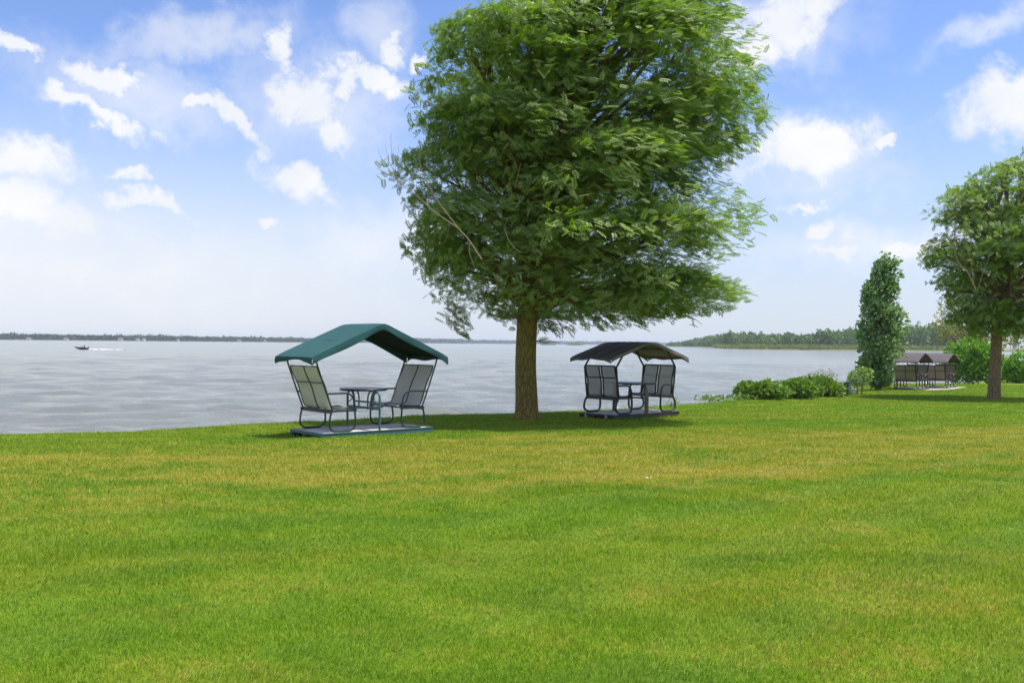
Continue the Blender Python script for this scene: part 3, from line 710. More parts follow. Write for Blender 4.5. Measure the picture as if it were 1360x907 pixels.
# yellowish tree behind
b = at(1284, 503.5); b.z -= .0; k = b.y / F
root = empty('yellow_tree', b); tag(root, 'loose yellowish tree showing behind the second ash tree and the big bush', 'tree')
r = np.random.default_rng(46); bl = []
for px_, py_, rr_ in ((1262, 400, 9), (1256, 420, 9), (1254, 440, 10), (1270, 436, 11), (1285, 425, 12), (1268, 412, 10), (1248, 448, 8), (1250, 408, 6), (1246, 432, 8), (1276, 450, 10), (1300, 430, 16), (1290, 452, 16), (1335, 440, 18), (1350, 455, 16), (1320, 455, 18), (1278, 396, 9)):
    p = atd(px_, py_, b.y) - b; bl.append((p.x, r.normal(0, .6), p.z, rr_ * k, rr_ * k, rr_ * k * .8))
P, O, r = bush_points(bl, 150, 47); n = len(P)
foliage('crown', P, O * .4 + np.array([.5, 0, -.2]) + r.normal(0, .5, (n, 3)), np.array([0, 0, 1.]) + r.normal(0, .6, (n, 3)), r.uniform(.14, .26, n), NARROW * np.array([1, 1.6, 1]), M_b5, root)
mb = MB(); mb.tube([(0, 0, -.1), (.1, 0, 2.4), (.3, 0, 5.2)], (.17, .05), n=9)
for q in bl: mb.tube([(.1, 0, 1.6 + r.uniform(0, .8)), (q[0] * .55, q[1] * .5, (q[2] + 1.8) / 2 + .3), (q[0], q[1], q[2])], (.06, .012), n=5, sub=4)
mb.build('trunk', M_bark2, root, smooth=True)

# ------------------------------------------------------------------ glider swings
def curve_z(prof, x): return float(np.interp(abs(x), [p[0] for p in prof], [p[1] for p in prof]))
def glider(label, loc, rz, P_):
    """local frame: x along the platform, y across, z = 0 on the deck; all sizes in metres"""
    root = empty('glider_swing', loc, rz); tag(root, label, 'glider swing')
    fr, fab, deckm, clothm, rimm = P_['frame'], P_['sling'], P_['deck'], P_['canopy'], P_['rim']
    L, Wd = P_['L'], 1.2; hl, hw = L / 2, Wd / 2; tr = P_['tube']
    # platform: channel rim round the deck boards
    mb = MB()
    for sy in (-1, 1):
        mb.box((0, sy * (hw - .02), -.052), (L, .04, .10)); mb.box((0, sy * (hw + .006), -.008), (L - .004, .012, .012)); mb.box((0, sy * (hw + .006), -.092), (L - .004, .012, .012))
    for sx in (-1, 1): mb.box((sx * (hl - .02), 0, -.030), (.04, Wd - .082, .056))
    mb.build('platform_rim', rimm, root, bevel=.003)
    mb = MB(); r = np.random.default_rng(int(abs(loc[0]) * 100)); nbd = 9; bw = (Wd - .085) / nbd
    for i in range(nbd): mb.box((0, -hw + .0425 + bw * (i + .5), -.024 + r.normal(0, .0012)), (L - .085, bw - .006, .022))
    mb.build('deck', deckm, root, bevel=.002)
    for sx in (-1, 1):
        mb = MB()
        for y in (-.42, -.14, .14, .42): mb.box((sx * (hl - .10), y, -.105), (.05, .05, .13)); 
        for y in (-.5, .0, .5): mb.box((sx * (hl - .045), y, -.15), (.03, .03, .20))
        mb.bar((sx * (hl - .05), -.56, -.20), (sx * (hl - .05), .56, -.20), .03, .03)
        mb.tube([(sx * (hl - .03), -.45, -.10), (sx * (hl - .06), -.3, -.07), (sx * (hl - .03), -.15, -.10), (sx * (hl - .06), 0, -.07), (sx * (hl - .03), .15, -.1), (sx * (hl - .06), .3, -.07), (sx * (hl - .03), .45, -.10)], .008, n=6)
        mb.build('base_bracket', M_black, root)
    for sx in (-1, 1):
        for y in P_.get('wheels', ()):
            mb = MB(); mb.tube([(sx * (hl + .004), y, -.07), (sx * (hl + .03), y, -.07)], .045, n=12, straight=True); mb.bar((sx * (hl + .035), y, -.13), (sx * (hl + .035), y, .02), .02, .012, up=(1, 0, 0)); mb.build('caster', M_steel, root)
    # table
    if P_['table'] == 'round':
        mb = MB(); n_ = 40; R_ = .45
        ring = lambda z, q: [(math.cos(2 * math.pi * k / n_) * q, math.sin(2 * math.pi * k / n_) * q, z) for k in range(n_)]
        vs = ring(.715, R_ - .006) + ring(.722, R_) + ring(.75, R_) + ring(.757, R_ - .006); fs = [tuple(range(n_ - 1, -1, -1)), tuple(3 * n_ + k for k in range(n_))]
        for j in range(3): fs += [(j * n_ + k, j * n_ + (k + 1) % n_, (j + 1) * n_ + (k + 1) % n_, (j + 1) * n_ + k) for k in range(n_)]
        mb.add(vs, fs); mb.build('tabletop', fr, root)
        for sy in (-1, 1):
            mb = MB(); mb.tube([(0, sy * .575, -.02), (0, sy * .575, .30), (0, sy * .575, .56), (0, sy * .545, .66), (0, sy * .47, .70), (0, sy * .38, .66), (0, sy * .34, .55), (0, sy * .33, .36)], .022, n=10, sub=6)
            mb.tube([(0, sy * .16, .36), (0, sy * .16, .58), (0, sy * .22, .69), (0, sy * .30, .705)], .015, n=8)
            mb.tube([(0, sy * .36, .60), (0, sy * .44, .52), (0, sy * .57, .46)], .010, n=6)
            mb.build('table_leg', rimm, root, smooth=True)
        mb = MB()
        mb.bar((0, -.34, .50), (0, .34, .50), .03, .035); mb.bar((-.0, -.575, .39), (0, .575, .39), .035, .04); mb.bar((-.45, 0, .385), (.45, 0, .385), .03, .03)
        mb.build('table_stretcher', rimm, root)
    else:
        mb = MB(); mb.box((0, 0, .735), (.70, 1.14, .034)); mb.box((0, 0, .712), (.62, 1.04, .014)); mb.build('tabletop', fr, root, bevel=.006)
        for sy in (-1, 1):
            mb = MB(); g = []
            for z, w, yy in ((-.02, .13, .55), (.2, .12, .55), (.4, .12, .555), (.55, .115, .53), (.70, .11, .46)):
                g.append([(-w / 2, sy * yy, z), (w / 2, sy * yy, z)])
            for (a0, a1), (b0, b1) in zip(g[:-1], g[1:]):
                q = .016; mb.add([(a0[0], a0[1] - q, a0[2]), (a1[0], a1[1] - q, a1[2]), (a1[0], a1[1] + q, a1[2]), (a0[0], a0[1] + q, a0[2]), (b0[0], b0[1] - q, b0[2]), (b1[0], b1[1] - q, b1[2]), (b1[0], b1[1] + q, b1[2]), (b0[0], b0[1] + q, b0[2])],
                                 [(0, 1, 5, 4), (1, 2, 6, 5), (2, 3, 7, 6), (3, 0, 4, 7)])
            mb.build('table_leg', P_['plank'], root)
        mb = MB(); mb.bar((0, -.54, .37), (0, .54, .37), .03, .04); mb.bar((-.5, 0, .36), (.5, 0, .36), .03, .03); mb.build('table_stretcher', fr, root)
    # benches
    br, bs = P_['back_x'], P_['back_lean']         # x of the back at the seat, extra x at its top
    top = P_['back_top']
    for sx in (-1, 1):
        bench = empty('bench', (0, 0, 0)); bench.parent = root
        X_ = lambda x: sx * x
        prof = [(br - .50, .415), (br - .44, .438), (br - .30, .430), (br - .15, .418), (br - .04, .43), (br + .01, .475), (br + bs * .22, .62), (br + bs * .55 - .02, .85), (br + bs * .85, 1.06), (br + bs, top)]
        pp = spline([Vector((p[0], 0, p[1])) for p in prof], 4); pg = .035 if P_['gap'] else .010
        for (y0, y1) in ((-.50, -pg), (pg, .50)):
            mb = MB(); nn = 7; g = []
            for p in pp:
                row = []
                for j in range(nn):
                    y = y0 + .012 + (y1 - y0 - .024) * j / (nn - 1); sag = .014 * math.sin(math.pi * j / (nn - 1))
                    row.append((X_(p.x + (sag if p.z > .5 else 0)), y, p.z - (sag if p.z <= .5 else 0)))
                g.append(row)
            if sx < 0: g = [row[::-1] for row in g]
            mb.sheet(g, .003); mb.build('sling', fab, bench, smooth=True)
        mb = MB()
        ys = (-.50, .50, -pg, pg) if P_['gap'] else (-.50, 0, .50)
        for y in ys: mb.tube([(X_(p.x), y, p.z) for p in pp], tr * .8, n=7, straight=True)
        mb.tube([(X_(br + bs), -.5, top), (X_(br + bs), .5, top)], tr * .7, n=7, straight=True)
        zc = .5 * (1.06 + .85); mb.tube([(X_(br + bs * .62 + .012), -.5, .90), (X_(br + bs * .62 + .04), -.25, .895), (X_(br + bs * .62 + .012), 0, .90), (X_(br + bs * .62 + .04), .25, .895), (X_(br + bs * .62 + .012), .5, .90)], tr * .55, n=6)
        mb.tube([(X_(br - .50), -.5, .405), (X_(br - .50), .5, .405)], tr * .9, n=7, straight=True)
        mb.tube([(X_(br + .02), -.5, .40), (X_(br + .02), .5, .40)], tr * .9, n=7, straight=True)
        mb.bar((X_(br + .03), -.56, .365), (X_(br + .03), .56, .365), .025, .045)
        for y in (-.25, 0, .25): mb.box((X_(br + .0), y, .385), (.02, .02, .03))
        mb.build('seat_frame', fr, bench, smooth=True)
        for sy in (-1, 1):
            y = sy * .545
            mb = MB(); mb.tube([(X_(br + bs * .42), y, .70), (X_(br - .10), y, .705), (X_(br - .30), y, .70), (X_(br - .40), y, .64), (X_(br - .45), y, .52), (X_(br - .46), y, .40)], tr * .95, n=8)
            mb.build('armrest', fr, bench, smooth=True)
            mb = MB(); k_ = P_['bow']
            mb.bar((X_(br - .50), y, .385), (X_(br + .06), y, .385), .022, .035)
            mb.tube([(X_(br + .02), y, .40), (X_(br + .04 + k_), y, .24), (X_(br + .04 + k_), y, .10), (X_(br - .01), y, .025), (X_(br - .10), y, .016), (X_(br - .30), y, .016), (X_(br - .40), y, .03), (X_(br - .46), y, .10), (X_(br - .47), y, .24), (X_(br - .455), y, .40)], tr, n=8, sub=6)
            mb.build('rocker_leg', fr, bench, smooth=True)
            mb = MB(); px_ = P_['pole']
            mb.tube([(X_(br + .01), y, .40), (X_(br + bs * .45 + .01), y, .74)] + [(X_(a), y, b) for a, b in px_], tr * .9, n=8, straight=True)
            mb.build('canopy_pole', fr, bench, smooth=True)
    # canopy: frame, cloth, hanging edge
    cp = P_['prof']; CL = cp[-1][0]; CW = .70
    mb = MB()
    for sy in (-1, 1): mb.tube([(x, sy * (CW - .06), curve_z(cp, x) - .03) for x in np.linspace(-CL + .05, CL - .05, 15)], .011, n=6, straight=True)
    for x in (0, -CL + .05, CL - .05, -CL * .5, CL * .5): mb.tube([(x, -CW + .06, curve_z(cp, x) - .03), (x, CW - .06, curve_z(cp, x) - .03)], .010, n=6, straight=True)
    mb.build('canopy_frame', fr, root, smooth=True)
    xs = np.concatenate([-np.linspace(CL, 0, 17), np.linspace(0, CL, 17)[1:]]); ysn = np.linspace(-CW, CW, 13)
    ribs = P_['ribs']
    def top_z(x, y):
        z = curve_z(cp, x); u = abs(y) / CW
        sagx = math.sin(math.pi * min(1, abs(x) / (CL * .98)) * (2 if ribs else 1)) ** 2
        z -= P_['sag'] * sagx * (1 - u ** 2)
        if ribs: z -= .018 * abs(math.sin(math.pi * y / (2 * CW) * 3)) * (.3 + .7 * min(1, abs(x) / CL * 2))
        return z - .012 * u ** 6
    mb = MB(); mb.sheet([[(x, y, top_z(x, y)) for y in ysn] for x in xs], .005)
    mb.build('canopy', clothm, root, smooth=True)
    if P_.get('lining'):
        mb = MB(); mb.sheet([[(x * .985, y * .985, top_z(x, y) - .014) for y in ysn] for x in xs], .003); mb.build('lining', P_['lining'], root, smooth=True)  # added sheet whose dark colour stands in for shade under the canopy
    mb = MB()
    for sy in (-1, 1): mb.tube([(x, sy * (CW + .002), top_z(x, CW) + .002) for x in xs], .006, n=5, straight=True)
    for sx in (-1, 1): mb.tube([(sx * (CL + .002), y, top_z(CL, y) + .001) for y in ysn], .006, n=5, straight=True)
    if ribs:
        for y in (-.233, .233): mb.tube([(x, y, top_z(x, y) + .004) for x in xs], .010, n=5, straight=True)
    mb.build('canopy_seam', M_black if ribs else clothm, root, smooth=True)
    mb = MB(); vd = P_['val']
    for sy in (-1, 1):
        rows = []
        for k, x in enumerate(xs):
            d_ = vd * (1 + .12 * math.sin(x * 5 + sy)) * (P_['val_peak'] + (1 - P_['val_peak']) * abs(x) / CL); z = top_z(x, CW)
            rows.append([(x, sy * (CW + .001), z - .002), (x, sy * (CW + .012), z - d_ * .5), (x, sy * (CW + .004 + .01 * math.sin(x * 9)), z - d_)])
        mb.sheet(rows, .004)
    for sx in (-1, 1):
        rows = []
        for y in np.linspace(-CW, CW, 19):
            d_ = vd * (.50 + .16 * math.sin(y * 6.5 + sx) * P_['wave'] + .5 * (abs(y) / CW) ** 5); z = top_z(CL, y)
            rows.append([(sx * (CL + .001), y, z - .002), (sx * (CL + .014), y, z - d_ * .5), (sx * (CL - .01 + .012 * math.sin(y * 11)), y, z - d_)])
        mb.sheet(rows, .004)
    mb.build('valance', clothm, root, smooth=True)
    return root
M_green = painted('dark_green_metal', (.012, .026, .027), .38)
M_teal = painted('teal_painted_steel', (.055, .125, .125), .42)
M_black = painted('black_metal', (.015, .015, .016), .45)
M_steel = painted('galvanised_steel', (.35, .36, .37), .4, metal=.6)
M_dark = painted('charcoal_metal', (.028, .027, .028), .36)
M_brown = painted('brown_plank', (.05, .038, .030), .5)
M_brz = painted('bronze_metal', (.055, .042, .036), .42)
M_slA = mesh_sling('beige_sling', (.68, .66, .60), .05)
M_slB = mesh_sling('grey_sling', (.44, .45, .44), .26)
M_slC = mesh_sling('taupe_sling', (.34, .29, .23), .12)
M_cvA = cloth('teal_canvas', (.030, .088, .092), .0, .25)
M_cvB = cloth('charcoal_brown_canvas', (.235, .21, .20), .22, .30)
M_cvC = cloth('mauve_brown_canvas', (.115, .10, .105), .10, .2)
m_, t = mat('weathered_deck'); o = objco(t)
n = t.noise(t.mapping(o, sc=(1, 8, 1)), 4, 5, .6); n2 = t.noise(o, 1.6, 4, .6)
c = t.mix(n, (.46, .42, .40), (.68, .64, .62)); c = t.mix(t.ss(n2, .5, .68, 0, .6), c, (.20, .16, .14))
t.l.new(principled(t, c, .8, 0, .25, bump(t, n, .004, .5)), t.out.inputs[0]); M_deck = m_
A_ = dict(lining=cloth('underside_shade_dark', (.012, .022, .02), 0, .2), frame=M_green, rim=M_teal, sling=M_slA, deck=M_deck, canopy=M_cvA, plank=M_brown, L=2.44, tube=.0175, table='round', back_x=.98, back_lean=.30, back_top=1.19, gap=False, bow=.02,
          pole=[(1.30, 1.20), (1.36, 1.40)], prof=[(0, 1.99), (.07, 1.975), (.6, 1.752), (1.1, 1.540), (1.36, 1.430), (1.49, 1.360)], sag=.03, ribs=False, val=.13, val_peak=.9, wave=1)
B_ = dict(A_); B_.update(lining=None, frame=M_dark, rim=M_dark, sling=M_slB, canopy=M_cvB, L=2.5, tube=.027, table='plank', back_x=1.02, back_lean=.12, gap=True, bow=.07, wheels=(-.35, .35),
                         pole=[(1.13, 1.16), (.80, 1.58)], prof=[(0, 1.80), (.22, 1.79), (.55, 1.70), (1.0, 1.57), (1.36, 1.46), (1.49, 1.40)], sag=.03, ribs=True, val=.10, val_peak=.55, wave=1)
C_ = dict(B_); C_.update(frame=M_brz, rim=M_brz, sling=M_slC, canopy=M_cvC, ribs=False, sag=.01, val=.08, back_lean=.22, pole=[(1.23, 1.16), (1.30, 1.42)], gap=False, wheels=(),
                         prof=[(0, 1.84), (.16, 1.82), (.5, 1.74), (.9, 1.62), (1.3, 1.48), (1.47, 1.36)])
glider('teal canopied glider swing with beige benches and round table, left of the big tree', g1c, g1r, A_)
glider('charcoal glider swing with dark ribbed canopy and grey sling benches, right of the big tree', g2c, g2r, B_)
glider('far glider swing with taupe benches and brown canopy, the left one of the distant pair', g3c, g3r, C_)
glider('far glider swing with brown canopy, the right one of the distant pair beside the bushes', g4c, g4r, C_)

# concrete pad under the far pair
m_, t = mat('patio_concrete'); o = objco(t)
t.l.new(principled(t, t.mix(t.noise(o, 2, 5, .6), (.30, .27, .23), (.46, .42, .36)), .9, 0, .2, bump(t, t.noise(o, 40, 3, .6), .004, .5)), t.out.inputs[0])
mb = MB(); mb.box((22.75, 51.1, -.665), (7.2, 2.0, .10), rz=g3r); tag(mb.build('patio', m_, bevel=.01), kind='structure')
# wooden garden chair behind them
m_, t = mat('cedar_wood'); o = objco(t)
t.l.new(principled(t, t.mix(t.noise(t.mapping(o, sc=(1, 1, .2)), 14, 4, .6), (.16, .07, .03), (.33, .17, .08)), .7, 0, .3), t.out.inputs[0]); M_cedar = m_
cb = Vector((21.35, 53.2, gz(53.2))); root = empty('garden_chair', cb, math.radians(20)); tag(root, 'reddish wooden garden chair behind the left one of the distant glider swings', 'chair')
mb = MB()
for i in range(5): mb.box((0, -.22 + i * .11, .38), (.52, .09, .025))
mb.build('seat', M_cedar, root)
mb = MB()
for i in range(5): mb.box((-.22 + i * .11, .30, .72), (.09, .025, .66))
mb.box((0, .318, .95), (.54, .02, .07)); mb.box((0, .318, .55), (.54, .02, .07)); mb.build('backrest', M_cedar, root)
for sx in (-1, 1):
    for y in (-.25, .28): mb = MB(); mb.box((sx * .27, y, .28), (.06, .06, .60)); mb.build('leg', M_cedar, root)
    mb = MB(); mb.box((sx * .28, -.02, .60), (.10, .66, .025)); mb.build('armrest', M_cedar, root)
# low dark bench by the spruce
bb = at(1113, 524.5); root = empty('bench', bb, math.radians(15)); tag(root, 'low dark weathered bench between the yellow shrub and the blue spruce', 'bench')
mb = MB()
for i in range(3): mb.box((0, -.14 + .14 * i, .24), (.85, .12, .035))
mb.build('seat', M_brown, root)
for sx in (-1, 1): mb = MB(); mb.box((sx * .33, 0, .09), (.05, .36, .265)); mb.build('leg', M_brown, root)

# ------------------------------------------------------------------ speedboat and wake
d_b = 288.0; bp = atd(109, 465, d_b); bp.z = WATER_Z
root = empty('speedboat', bp, math.radians(4)); root.scale = (.88, .88, .80); tag(root, 'small dark speedboat running left on the lake with its bow up', 'boat')
M_hull = painted('dark_hull', (.025, .03, .035), .3); M_white = painted('white_gelcoat', (.6, .6, .6), .4); M_glass, t = mat('windscreen'); t.l.new(principled(t, (.03, .04, .045), .1), t.out.inputs[0])
mb = MB(); st_ = []
for x, w, zk, zt in ((-2.6, .03, .85, 1.02), (-2.2, .35, .55, 1.0), (-1.5, .68, .22, .92), (-.6, .85, .02, .82), (.6, .9, -.1, .72), (1.9, .86, -.15, .66)):
    st_.append([(x, -w, zt), (x, -w * .8, zt * .45 + zk * .55), (x, 0, zk), (x, w * .8, zt * .45 + zk * .55), (x, w, zt)])
vs = [p for s_2 in st_ for p in s_2]; fs = [(i * 5 + j, i * 5 + j + 1, (i + 1) * 5 + j + 1, (i + 1) * 5 + j) for i in range(5) for j in range(4)] + [(25, 26, 27, 28, 29), (0, 4, 3, 2, 1)]
fs += [(i * 5, (i + 1) * 5, (i + 1) * 5 + 4, i * 5 + 4) for i in range(5)]
mb.add(vs, fs); mb.build('hull', M_hull, root)
mb = MB(); mb.box((-.1, 0, .88), (1.0, 1.25, .22)); mb.build('deck_cowl', M_white, root, bevel=.05)
mb = MB(); mb.add([(-.3, -.6, .98), (-.3, .6, .98), (.05, .55, 1.32), (.05, -.55, 1.32), (-.25, -.6, .98), (-.25, .6, .98), (.1, .55, 1.32), (.1, -.55, 1.32)], [(0, 1, 2, 3), (7, 6, 5, 4), (0, 3, 7, 4), (1, 5, 6, 2), (3, 2, 6, 7), (0, 4, 5, 1)]); mb.build('windscreen', M_glass, root)
mb = MB(); mb.box((2.1, 0, .75), (.35, .4, .55)); mb.box((2.12, 0, .25), (.15, .12, .6)); mb.build('outboard_motor', M_black, root, bevel=.04)
# its driver
M_cl = painted('dark_jacket', (.03, .035, .05), .8)
pr = empty('person', bp + Vector((.75, 0, .55))); tag(pr, 'person in dark clothes sitting at the wheel of the small speedboat', 'person')
mb = MB()
prof_ = [(0, .17), (.15, .19), (.35, .19), (.52, .21), (.60, .12), (.66, .06), (.70, .065), (.76, .095), (.84, .10), (.91, .075), (.94, .02)]
n_ = 12; vs = [(math.cos(2 * math.pi * k / n_) * q * .7, math.sin(2 * math.pi * k / n_) * q, z) for z, q in prof_ for k in range(n_)]
fs = [(i * n_ + k, i * n_ + (k + 1) % n_, (i + 1) * n_ + (k + 1) % n_, (i + 1) * n_ + k) for i in range(len(prof_) - 1) for k in range(n_)] + [tuple(range(n_ - 1, -1, -1)), tuple((len(prof_) - 1) * n_ + k for k in range(n_))]
mb.add(vs, fs)
for sy in (-1, 1):
    mb.tube([(0, sy * .2, .52), (-.12, sy * .25, .32), (-.38, sy * .14, .36)], (.055, .035), n=8); mb.tube([(0, sy * .09, .06), (-.4, sy * .1, .12), (-.48, sy * .1, -.25)], (.085, .05), n=8)
mb.build('body', M_cl, pr, smooth=True)
M_foam, t = mat('foam'); o = objco(t)
t.l.new(principled(t, t.mix(t.ss(t.noise(t.mapping(o, sc=(1, 1, 1)), 1.1, 4, .6), .42, .6), (.35, .38, .38), (.82, .85, .86)), .6), t.out.inputs[0])
mb = MB(); r = np.random.default_rng(5); x = bp.x + 2.2; rows = []
while x < bp.x + 13:
    u = (x - bp.x) / 13; hgt = (.14 + .10 * math.sin(x * 1.7) + r.normal(0, .06)) * (1 - u) ** .7 + .05; w = .5 + 1.1 * u
    rows.append([(x, bp.y + (x - bp.x) * .07 - w, WATER_Z + .02), (x, bp.y + (x - bp.x) * .07 - w * .4, WATER_Z + .05 + hgt), (x, bp.y + (x - bp.x) * .07 + w * .4, WATER_Z + .05 + hgt * .9), (x, bp.y + (x - bp.x) * .07 + w, WATER_Z + .02)]); x += .4
mb.sheet(rows, .02); tag(mb.build('wake', M_foam, smooth=True), 'white foam wake trailing to the right behind the speedboat', 'wake', kind='stuff')

# ------------------------------------------------------------------ far land, woods, houses
M_far = leafmat('far_leaf', (.05, .115, .02), (.17, .27, .05), (.12, .20, .05), .1, .6, None, .03)
M_far2 = leafmat('far_shore_leaf', (.020, .045, .022), (.055, .085, .040), (.05, .08, .04), .1, .6, None, .03)
M_reed = leafmat('reed', (.12, .19, .03), (.25, .28, .07), (.16, .18, .06), .15, .7, None, .02)
m_, t = mat('far_bank'); o = objco(t); t.l.new(principled(t, t.mix(t.noise(o, .05, 4, .6), (.08, .10, .03), (.20, .18, .09)), .95, 0, .1), t.out.inputs[0]); M_bank = m_
def wood(name, spots, m, label, per, fs_, seed):
    """spots: x, y, z, height, radius of every crown"""
    r = np.random.default_rng(seed); Ps = []; Os = []; Sz = []
    for x, y, z, h_, rr_ in spots:
        n = int(per * r.uniform(.8, 1.2)); u = unit(r.normal(size=(n, 3))); q = r.uniform(.5, 1, n)[:, None] ** .5
        lump = 1 + .2 * np.sin(u[:, :1] * 5 + x) * np.sin(u[:, 2:] * 5 + y)
        Ps.append(np.array([x, y, z + h_ * .52]) + u * q * lump * np.array([rr_, rr_, h_ * .5])); Os.append(u); Sz.append(np.full(n, fs_ * rr_ / 5))
    P = np.concatenate(Ps); O = np.concatenate(Os); Sz = np.concatenate(Sz) * r.uniform(.7, 1.4, len(P)); n = len(P)
    D = O + r.normal(0, .7, (n, 3)); Nn = O + np.array([0, 0, .6]) + r.normal(0, .5, (n, 3))
    o_ = foliage(name, P, D, Nn, Sz, SINGLE, m); tag(o_, label, 'woods', kind='stuff'); return o_
def strip_land(name, front, back, h_):
    """a low bank between two shore lines (lists of x, y)"""
    rows = [[(fx, fy, WATER_Z - .5), (fx + (bx - fx) * .02, fy + (by - fy) * .02, WATER_Z + h_ * .5), (fx + (bx - fx) * .2, fy + (by - fy) * .2, WATER_Z + h_), (bx, by, WATER_Z + h_)] for (fx, fy), (bx, by) in zip(front, back)]
    mb = MB(); mb.sheet(rows, .5); return tag(mb.build(name, M_bank, smooth=True), kind='structure')
def PD(px_, d): p = ray(px_, 455); return (p.x / p.y * d, d)
# peninsula on the right
front = [PD(880, 1750), PD(915, 1500), PD(945, 1150), PD(965, 900), PD(1010, 800), PD(1080, 760), (360, 770), (480, 790), (700, 800), (1000, 700)]
back = [PD(885, 2100), PD(925, 2100), PD(965, 2000), PD(1000, 1700), PD(1050, 1500), PD(1110, 1400), (560, 1400), (720, 1400), (1000, 1500), (1500, 1300)]
strip_land('peninsula', front, back, 1.2)
r = np.random.default_rng(60); sp_ = []
def wood_px(px0, px1, d0, d1, htop, n, hj=.12, rr=(4, 6.5)):
    for _ in range(n):
        u = r.random(); px_ = px0 + (px1 - px0) * u; d = r.uniform(d0, d1) if not callable(d0) else r.uniform(d0(px_), d1(px_))
        x, y = PD(px_, d); hh = np.interp(px_, [q[0] for q in htop], [q[1] for q in htop]) * r.uniform(1 - hj * 2, 1 + hj * .6); sp_.append((x, y, WATER_Z + .8, hh, r.uniform(*rr)))
fd = lambda px_: np.interp(px_, [885, 915, 945, 965, 1010, 1080, 1130, 1200, 1300], [1780, 1560, 1260, 1080, 980, 900, 870, 850, 850])
bd_ = lambda px_: fd(px_) * 1.35
ht = [(885, 6), (905, 8), (925, 14), (950, 17), (990, 18.5), (1015, 15), (1035, 16.5), (1062, 15), (1075, 13), (1090, 17), (1110, 19), (1140, 20), (1200, 22), (1260, 24), (1300, 24)]
wood_px(888, 1300, fd, bd_, ht, 420)
wood('woods', sp_, M_far, 'mixed green wood on the peninsula across the water at the right', 330, 1.7, 61)
sp_ = []
for _ in range(520):
    px_ = r.uniform(948, 1300); d = np.interp(px_, [948, 965, 1010, 1080, 1130, 1300], [1130, 905, 805, 765, 775, 800]) + abs(r.normal(0, 22)) + 4
    x, y = PD(px_, d); sp_.append((x, y, WATER_Z + .2, r.uniform(2.0, 4.6), r.uniform(2.5, 5)))
wood('reed_belt', sp_, M_reed, 'yellow green reeds and low scrub along the foot of the peninsula', 110, 1.1, 62)
# far shore on the left, going away towards the middle
fpts = [(-60, 1900), (0, 2000), (200, 2250), (400, 2700), (520, 3600), (620, 4700), (700, 5600), (900, 6000)]
strip_land('far_shore', [PD(*p) for p in fpts], [PD(p[0] + 5, p[1] + 500) for p in fpts], 1.5)
sp_ = []
for _ in range(1150):
    px_ = r.uniform(-60, 560); d = np.interp(px_, [p[0] for p in fpts], [p[1] for p in fpts]) + r.uniform(15, 260)
    x, y = PD(px_, d); sp_.append((x, y, WATER_Z + .8, r.uniform(6.5, 11.5) * (1.0 + .35 * (r.random() > .93)), r.uniform(5, 9)))
for _ in range(420):
    px_ = r.uniform(540, 900); d = np.interp(px_, [p[0] for p in fpts], [p[1] for p in fpts]) + r.uniform(15, 300)
    x, y = PD(px_, d); sp_.append((x, y, WATER_Z + .8, r.uniform(9, 15), r.uniform(12, 22)))
wood('far_trees', sp_, M_far2, 'long thin line of trees on the far shore of the lake', 75, 2.6, 63)
# two low islets
def islet(px0, px1, d, label, seed):
    a = PD(px0, d); b = PD(px1, d); rr_ = np.random.default_rng(seed); ro = empty('islet', ((a[0] + b[0]) / 2, d, WATER_Z)); tag(ro, label, 'islet')
    w = (b[0] - a[0]) / 2; n_ = 24; mb = MB(); vs = [(0, 0, .9)] + [(math.cos(2 * math.pi * k / n_) * w * q, math.sin(2 * math.pi * k / n_) * 25 * q, z) for q, z in ((.7, .7), (1, -.4)) for k in range(n_)]
    fs = [(0, 1 + k, 1 + (k + 1) % n_) for k in range(n_)] + [(1 + k, 1 + n_ + k, 1 + n_ + (k + 1) % n_, 1 + (k + 1) % n_) for k in range(n_)]
    mb.add(vs, fs); mb.build('bank', M_bank, ro, smooth=True)
    P = []; O = []
    for _ in range(26):
        c0 = np.array([rr_.uniform(-w * .85, w * .85), rr_.uniform(-12, 12), 2.2]); u = unit(rr_.normal(size=(60, 3))); P.append(c0 + u * np.array([5, 5, rr_.uniform(1.6, 3.4)])); O.append(u)
    P = np.concatenate(P); O = np.concatenate(O); foliage('scrub', P, O + rr_.normal(0, .6, P.shape), O + np.array([0, 0, .6]), rr_.uniform(1, 2, len(P)), SINGLE, M_far, ro)
islet(718, 741, 2300, 'low scrubby islet just right of the big tree trunk, the left of two', 71)
islet(752, 776, 2350, 'low scrubby islet left of the dark canopy, the right of two', 72)
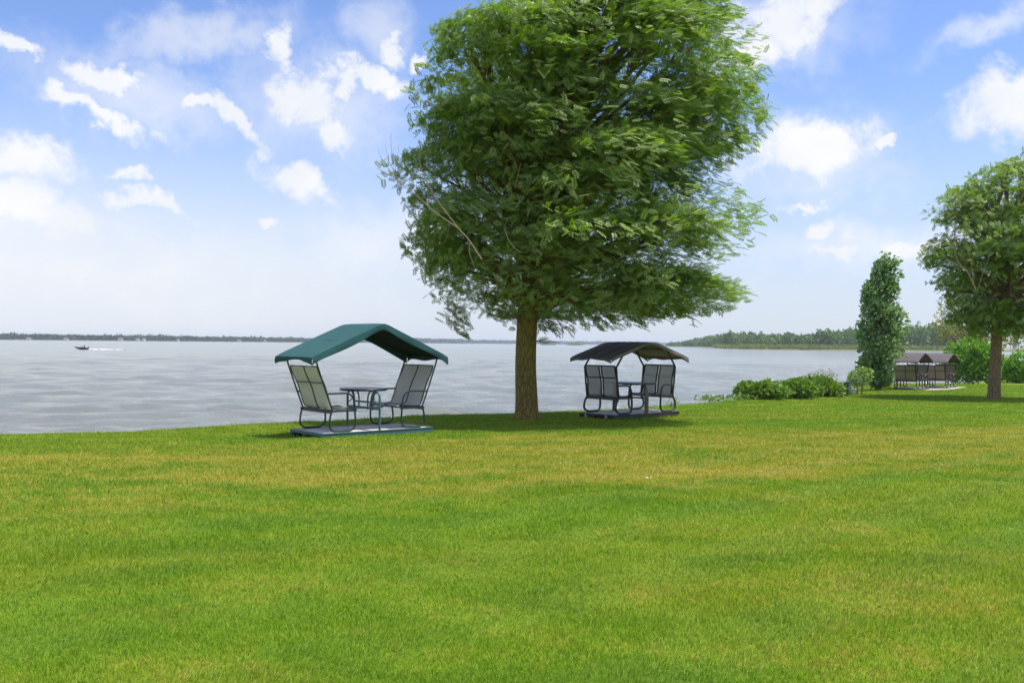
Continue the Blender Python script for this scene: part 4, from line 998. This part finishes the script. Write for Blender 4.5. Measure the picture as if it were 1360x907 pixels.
# houses on the far shore
M_wall = painted('pale_wall', (.62, .60, .57), .7); M_roof = painted('grey_roof', (.16, .14, .14), .8)
for i, (px_, w_, h_) in enumerate(((38, 14, 5), (88, 16, 5), (160, 18, 6), (183, 14, 6), (191, 12, 7), (236, 12, 6), (318, 14, 5), (352, 12, 5))):
    w_ *= .5; h_ *= .6; d = float(np.interp(px_, [p[0] for p in fpts], [p[1] for p in fpts])) + 10; x, y = PD(px_, d)
    ro = empty('house', (x, y, WATER_Z + .8)); tag(ro, 'tiny pale house among the trees of the far shore', 'house', 'houses on the far shore')
    mb = MB(); mb.box((0, 0, h_ / 2), (w_, 9, h_)); mb.build('wall', M_wall, ro)
    mb = MB(); e = w_ / 2 + .5; mb.add([(-e, -5, h_), (e, -5, h_), (e, 5, h_), (-e, 5, h_), (-e, 0, h_ + 2.6), (e, 0, h_ + 2.6)], [(0, 1, 5, 4), (2, 3, 4, 5), (0, 4, 3), (1, 2, 5), (0, 3, 2, 1)]); mb.build('roof', M_roof, ro)

# ------------------------------------------------------------------ fallen leaves on the lawn
M_pale = painted('pale_leaf_skin', (.36, .38, .16), .8); M_dry, t = mat('brown_leaf_skin'); t.l.new(principled(t, (.075, .055, .012), .9, 0, .05), t.out.inputs[0])
for i, (px_, py_, lab) in enumerate(((862, 640, 'pale fallen leaf on the grass in front of the dark glider swing'), (526, 878, 'dark fallen leaf in the grass near the bottom edge'), (397, 609, 'dark fallen leaf on the dry grass in front of the teal glider swing'))):
    p = at(px_, py_); p.z += .045; rr_ = np.random.default_rng(i); m_l = M_pale if i == 0 else M_dry
    P = np.array([[0, 0, 0], [.01, .01, .004]]); o_ = foliage('fallen_leaf', P, np.array([[-1, .2, .35], [.9, .3, .3]]), np.array([[.1, -.4, 1], [-.1, -.3, 1.]]), np.array([.055, .04]) * (1 if i == 0 else .6), SINGLE, m_l); o_.location = p; tag(o_, lab, 'leaf')

# ------------------------------------------------------------------ haze over the lake
m_, t = mat('haze_air'); v = t.new('ShaderNodeVolumePrincipled'); v.inputs['Color'].default_value = (.80, .88, 1.0, 1); v.inputs['Density'].default_value = .00011; v.inputs['Anisotropy'].default_value = .2
t.l.new(v.outputs[0], t.out.inputs['Volume'])
mb = MB(); mb.box((0, 3300, 11.5), (15000, 7600, 31)); hz = mb.build('haze', m_); tag(hz, kind='stuff')
